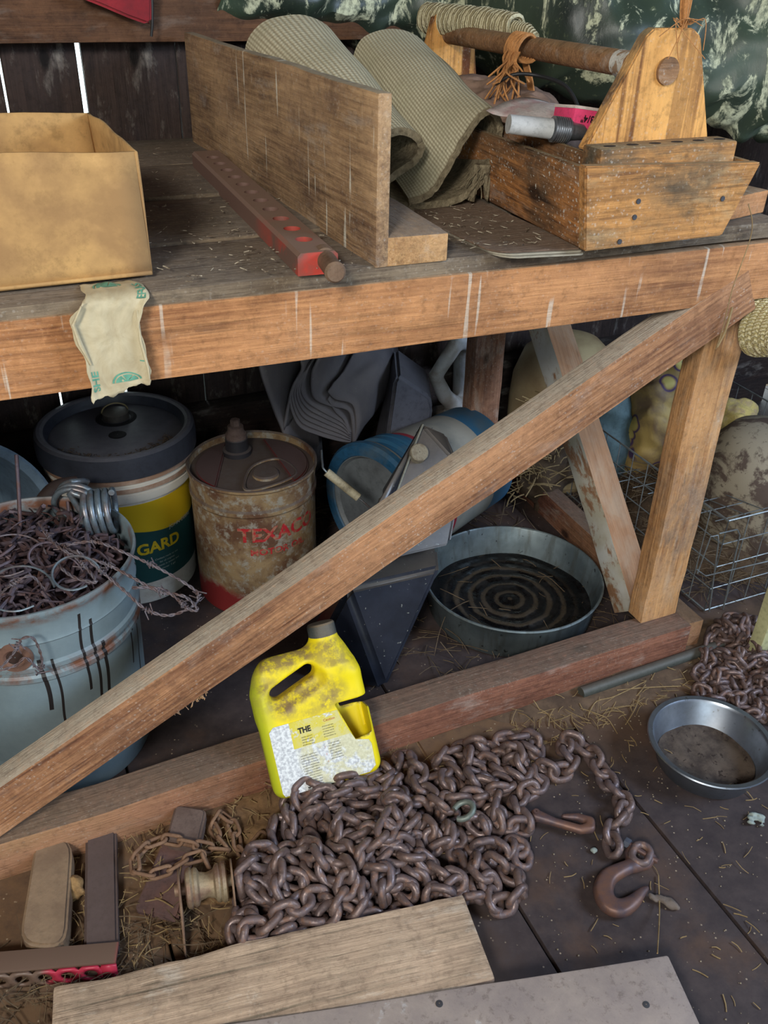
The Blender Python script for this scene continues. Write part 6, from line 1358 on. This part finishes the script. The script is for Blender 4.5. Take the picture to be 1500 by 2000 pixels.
# ---- steel bowl
def bowl():
    root = thing('steel_bowl', (1.002, .758, 0), 'round stainless steel bowl with dried dirt in the bottom, on the dark floor', 'bowl')
    q = NT('brushed_steel'); n = q.noise(None, 14, 5, .6); c = q.mix(q.ramp(n, .4, .7), lin((150, 158, 170)), lin((120, 124, 130))); c = q.mix(q.ramp(q.noise(None, 90, 3), .66, .72, 0, .6), c, lin((96, 92, 88))); sm = q.fin(c, q.ramp(n, .3, .7, .28, .42), .9)
    lathe('bowl', [(.001, .0), (.078, 0), (.084, .004), (.097, .046), (.099, .050), (.106, .0535), (.1085, .0565), (.107, .0585), (.099, .0575), (.095, .053), (.083, .009), (.077, .004), (.001, .004)], sm, root, 96, ang=40)
    q = NT('dried_dirt'); n = q.noise(None, 26, 7, .7); c = q.mix(q.ramp(n, .4, .6), lin((62, 52, 46)), lin((92, 80, 70))); c = q.mix(q.ramp(q.noise(None, 90, 3), .62, .66), c, lin((52, 42, 36))); q.bump(n, .8, .003); dm = q.fin(c, .9)
    o = patch('dried_dirt', lambda u, v: ((.0005+.082*v)*cos(u*2*pi), (.0005+.082*v)*sin(u*2*pi), .0065+.0016*sin(u*25+v*11)*v+.003*v**6), 64, 26, dm, root); o['kind'] = 'stuff'
bowl()
# ---- pipe along the sill, boards at the right edge, rope
tag(tube('iron_pipe', [(.895, .982, .012), (1.06, .984, .012), (1.245, .986, .012)], .011, plain('grey_green_pipe', (82, 84, 78), .6, .2, (98, 90, 82), .6, None, 0, 18, .2), None, 16), 'thin grey green pipe lying along the foot of the sill at right', 'pipe')
p = onY(1492, 1200, .93); o = timber('pale_stake', (p.x+.012, .93, 0), (p.x+.020, .93, .30), .025, .03, plain('pale_green_stake', (186, 184, 140), .8), (0, 1, 0), seed=61); tag(o, 'pale yellowish stake standing at the right edge by the second chain', 'stake')
def rope():
    c = onY(1510, 640, .99); vs, fs = [], []
    for k in range(5):
        R_ = .038+.004*k; pts = [c-c+Vector((R_*cos(a)*1.0, -.016+.010*k, R_*sin(a))) for a in [i*2*pi/40 for i in range(40)]]
        tube_data(pts, .0075, 8, True, vs, fs)
    q = NT('rope_fibre'); w = q.wave(None, 90, 3, 2, 3, 'BANDS', 'DIAGONAL'); c2 = q.mix(q.ramp(w, .1, .9), lin((176, 160, 110)), lin((218, 206, 166))); q.bump(w, .8, .003); o = mesh('rope_coil', vs, fs, q.fin(c2, .9)); o.location = c; o.location.x += .014
    tag(o, 'coil of pale rope hanging off the right end of the bench rail', 'rope')
    p0 = c+Vector((-.02, -.0, .04)); p1 = Vector((p0.x-.012, 1.0, .86))
rope()
q_ = [onY(1462, 398, .995), onY(1468, 455, .99), onY(1432, 560, .985), onY(1412, 640, .988), onY(1398, 682, .990)]
tag(tube('grass_strand', catmull(q_, 8), [.0008]*33, STR, None, 5), 'dry grass strand dangling across the rail below the tool tote', 'straw')
tag(tube('grass_strand', catmull([onY(1430, 600, .992), onY(1420, 635, .988), onY(1412, 655, .990), onY(1400, 678, .990)], 6), .0022, STR, None, 5), 'thick dusty straw wisp stuck on the brace near its top end', 'straw')
# ---- dirt and chaff on the floor
heap('dirt_mound', .30, .92, .26, .12, .014, plain('sawdust_dirt', (134, 104, 72), .95, 0, None, 0, (94, 72, 52), .7, 22, .9), 'low mound of brown dirt and sawdust around the jug and thin chain', 3)
heap('dirt_mound', 1.02, 1.02, .34, .10, .012, DM, 'thin drift of dirt and chaff along the sill at right', 5)
def fl(xr, yr, mx=0): return lambda r: (r.uniform(*xr), r.uniform(*yr), 0)
stuffstraw('scattered_straw', 260, fl((.60, 1.35), (.25, .98)), 'sparse bits of straw scattered on the dark floor boards at right', (.008, .028), (.0004, .0009), 11, STR, (0.0005, .002))
def mnd(r):
    x, y = r.uniform(-1, 1), r.uniform(-1, 1); R2 = x*x+y*y; return (.22+.32*x, .88+.15*y, .012*max(0, 1-R2*R2)**.8+.002)
stuffstraw('scattered_straw', 700, mnd, 'chaff and short straw strewn over the dirt mound left of the chain heap', (.006, .04), (.0004, .0010), 12, STR, (0, .004))
stuffstraw('scattered_straw', 300, fl((-.25, .12), (.72, .86)), 'loose straw at bottom left around the red channel', (.02, .07), (.0004, .0009), 13, STRD, (0.0, .018))
stuffstraw('scattered_straw', 230, fl((.72, 1.3), (.90, 1.0)), 'straw bits caught along the sill and pipe at right', (.008, .05), (.0004, .0010), 14, STR, (0.0005, .004))
stuffstraw('scattered_straw', 420, fl((.6, 1.15), (1.1, 1.85)), 'dull straw scattered on the floor around the galvanised pan', (.02, .09), (.0005, .0010), 15, STRD, (0.001, .012))
for i, (pts, lab) in enumerate((([(1205, 1348), (1260, 1343), (1330, 1340)], 'long bright straw lying in front of the pipe'), ([(1150, 1395), (1165, 1370), (1200, 1360), (1262, 1330)], 'bent straw beside the long bright straw near the sill'), ([(1222, 1415), (1240, 1385), (1250, 1358)], 'short straw pointing away from the sill'))):
    tag(tube('straw_stalk', catmull([onZ(x, y, .006) for x, y in pts], 5), .0011, STR, None, 6), lab, 'straw')
tag(tube('straw_stalk', catmull([onZ(1286, 1710, .004), onZ(1288, 1780, .012), onZ(1284, 1862, .060)], 6), .0011, STR, None, 6), 'upright straw stalk leaning from the big hook to the grey plank', 'straw')
CR = plain('crumb', (150, 138, 118), .9); vs, fs = [], []; r = random.Random(44)
for k in range(620):
    p = Vector((r.uniform(.55, 1.35), r.uniform(.25, 1.0), .001)); s = r.uniform(.0006, .0019)
    b = len(vs); vs += [p+Vector((s, 0, 0)), p+Vector((0, s, 0)), p+Vector((-s, 0, 0)), p+Vector((0, -s, 0)), p+Vector((0, 0, s))]; fs += [(b, b+1, b+4), (b+1, b+2, b+4), (b+2, b+3, b+4), (b+3, b, b+4), (b+3, b+2, b+1, b)]
o = mesh('floor_crumbs', [v-Vector((.9, .6, 0)) for v in vs], fs, CR); o.location = (.9, .6, 0); tag(o, 'tiny pale crumbs of grit sprinkled on the dark floor boards', 'grit', kind='stuff')
o = blobcloth('dried_leaf', (0, 0, 0), (.024, .008, .006), plain('leaf', (112, 100, 92), .9), 33, .003, 160, .002); o.location = onZ(1300, 1762, .006); o.rotation_euler = (0, 0, rad(-50)); tag(o, 'small grey curled leaf beside the big grab hook', 'leaf')
o = blobcloth('chalky_scrap', (0, 0, 0), (.016, .012, .005), plain('chalky_scrap', (150, 160, 154), .9), 35, .004, 200, .002); o.location = onZ(1478, 1600, .006); tag(o, 'pale chalky scrap on the floor below the steel bowl', 'scrap')
o = blobcloth('chalky_scrap', (0, 0, 0), (.007, .006, .004), bpy.data.materials['chalky_scrap'], 36, .002, 200, .0015); o.location = onZ(1158, 1662, .004); tag(o, 'tiny white scrap on the floor left of the chain end', 'scrap')
bpy.context.view_layer.update()
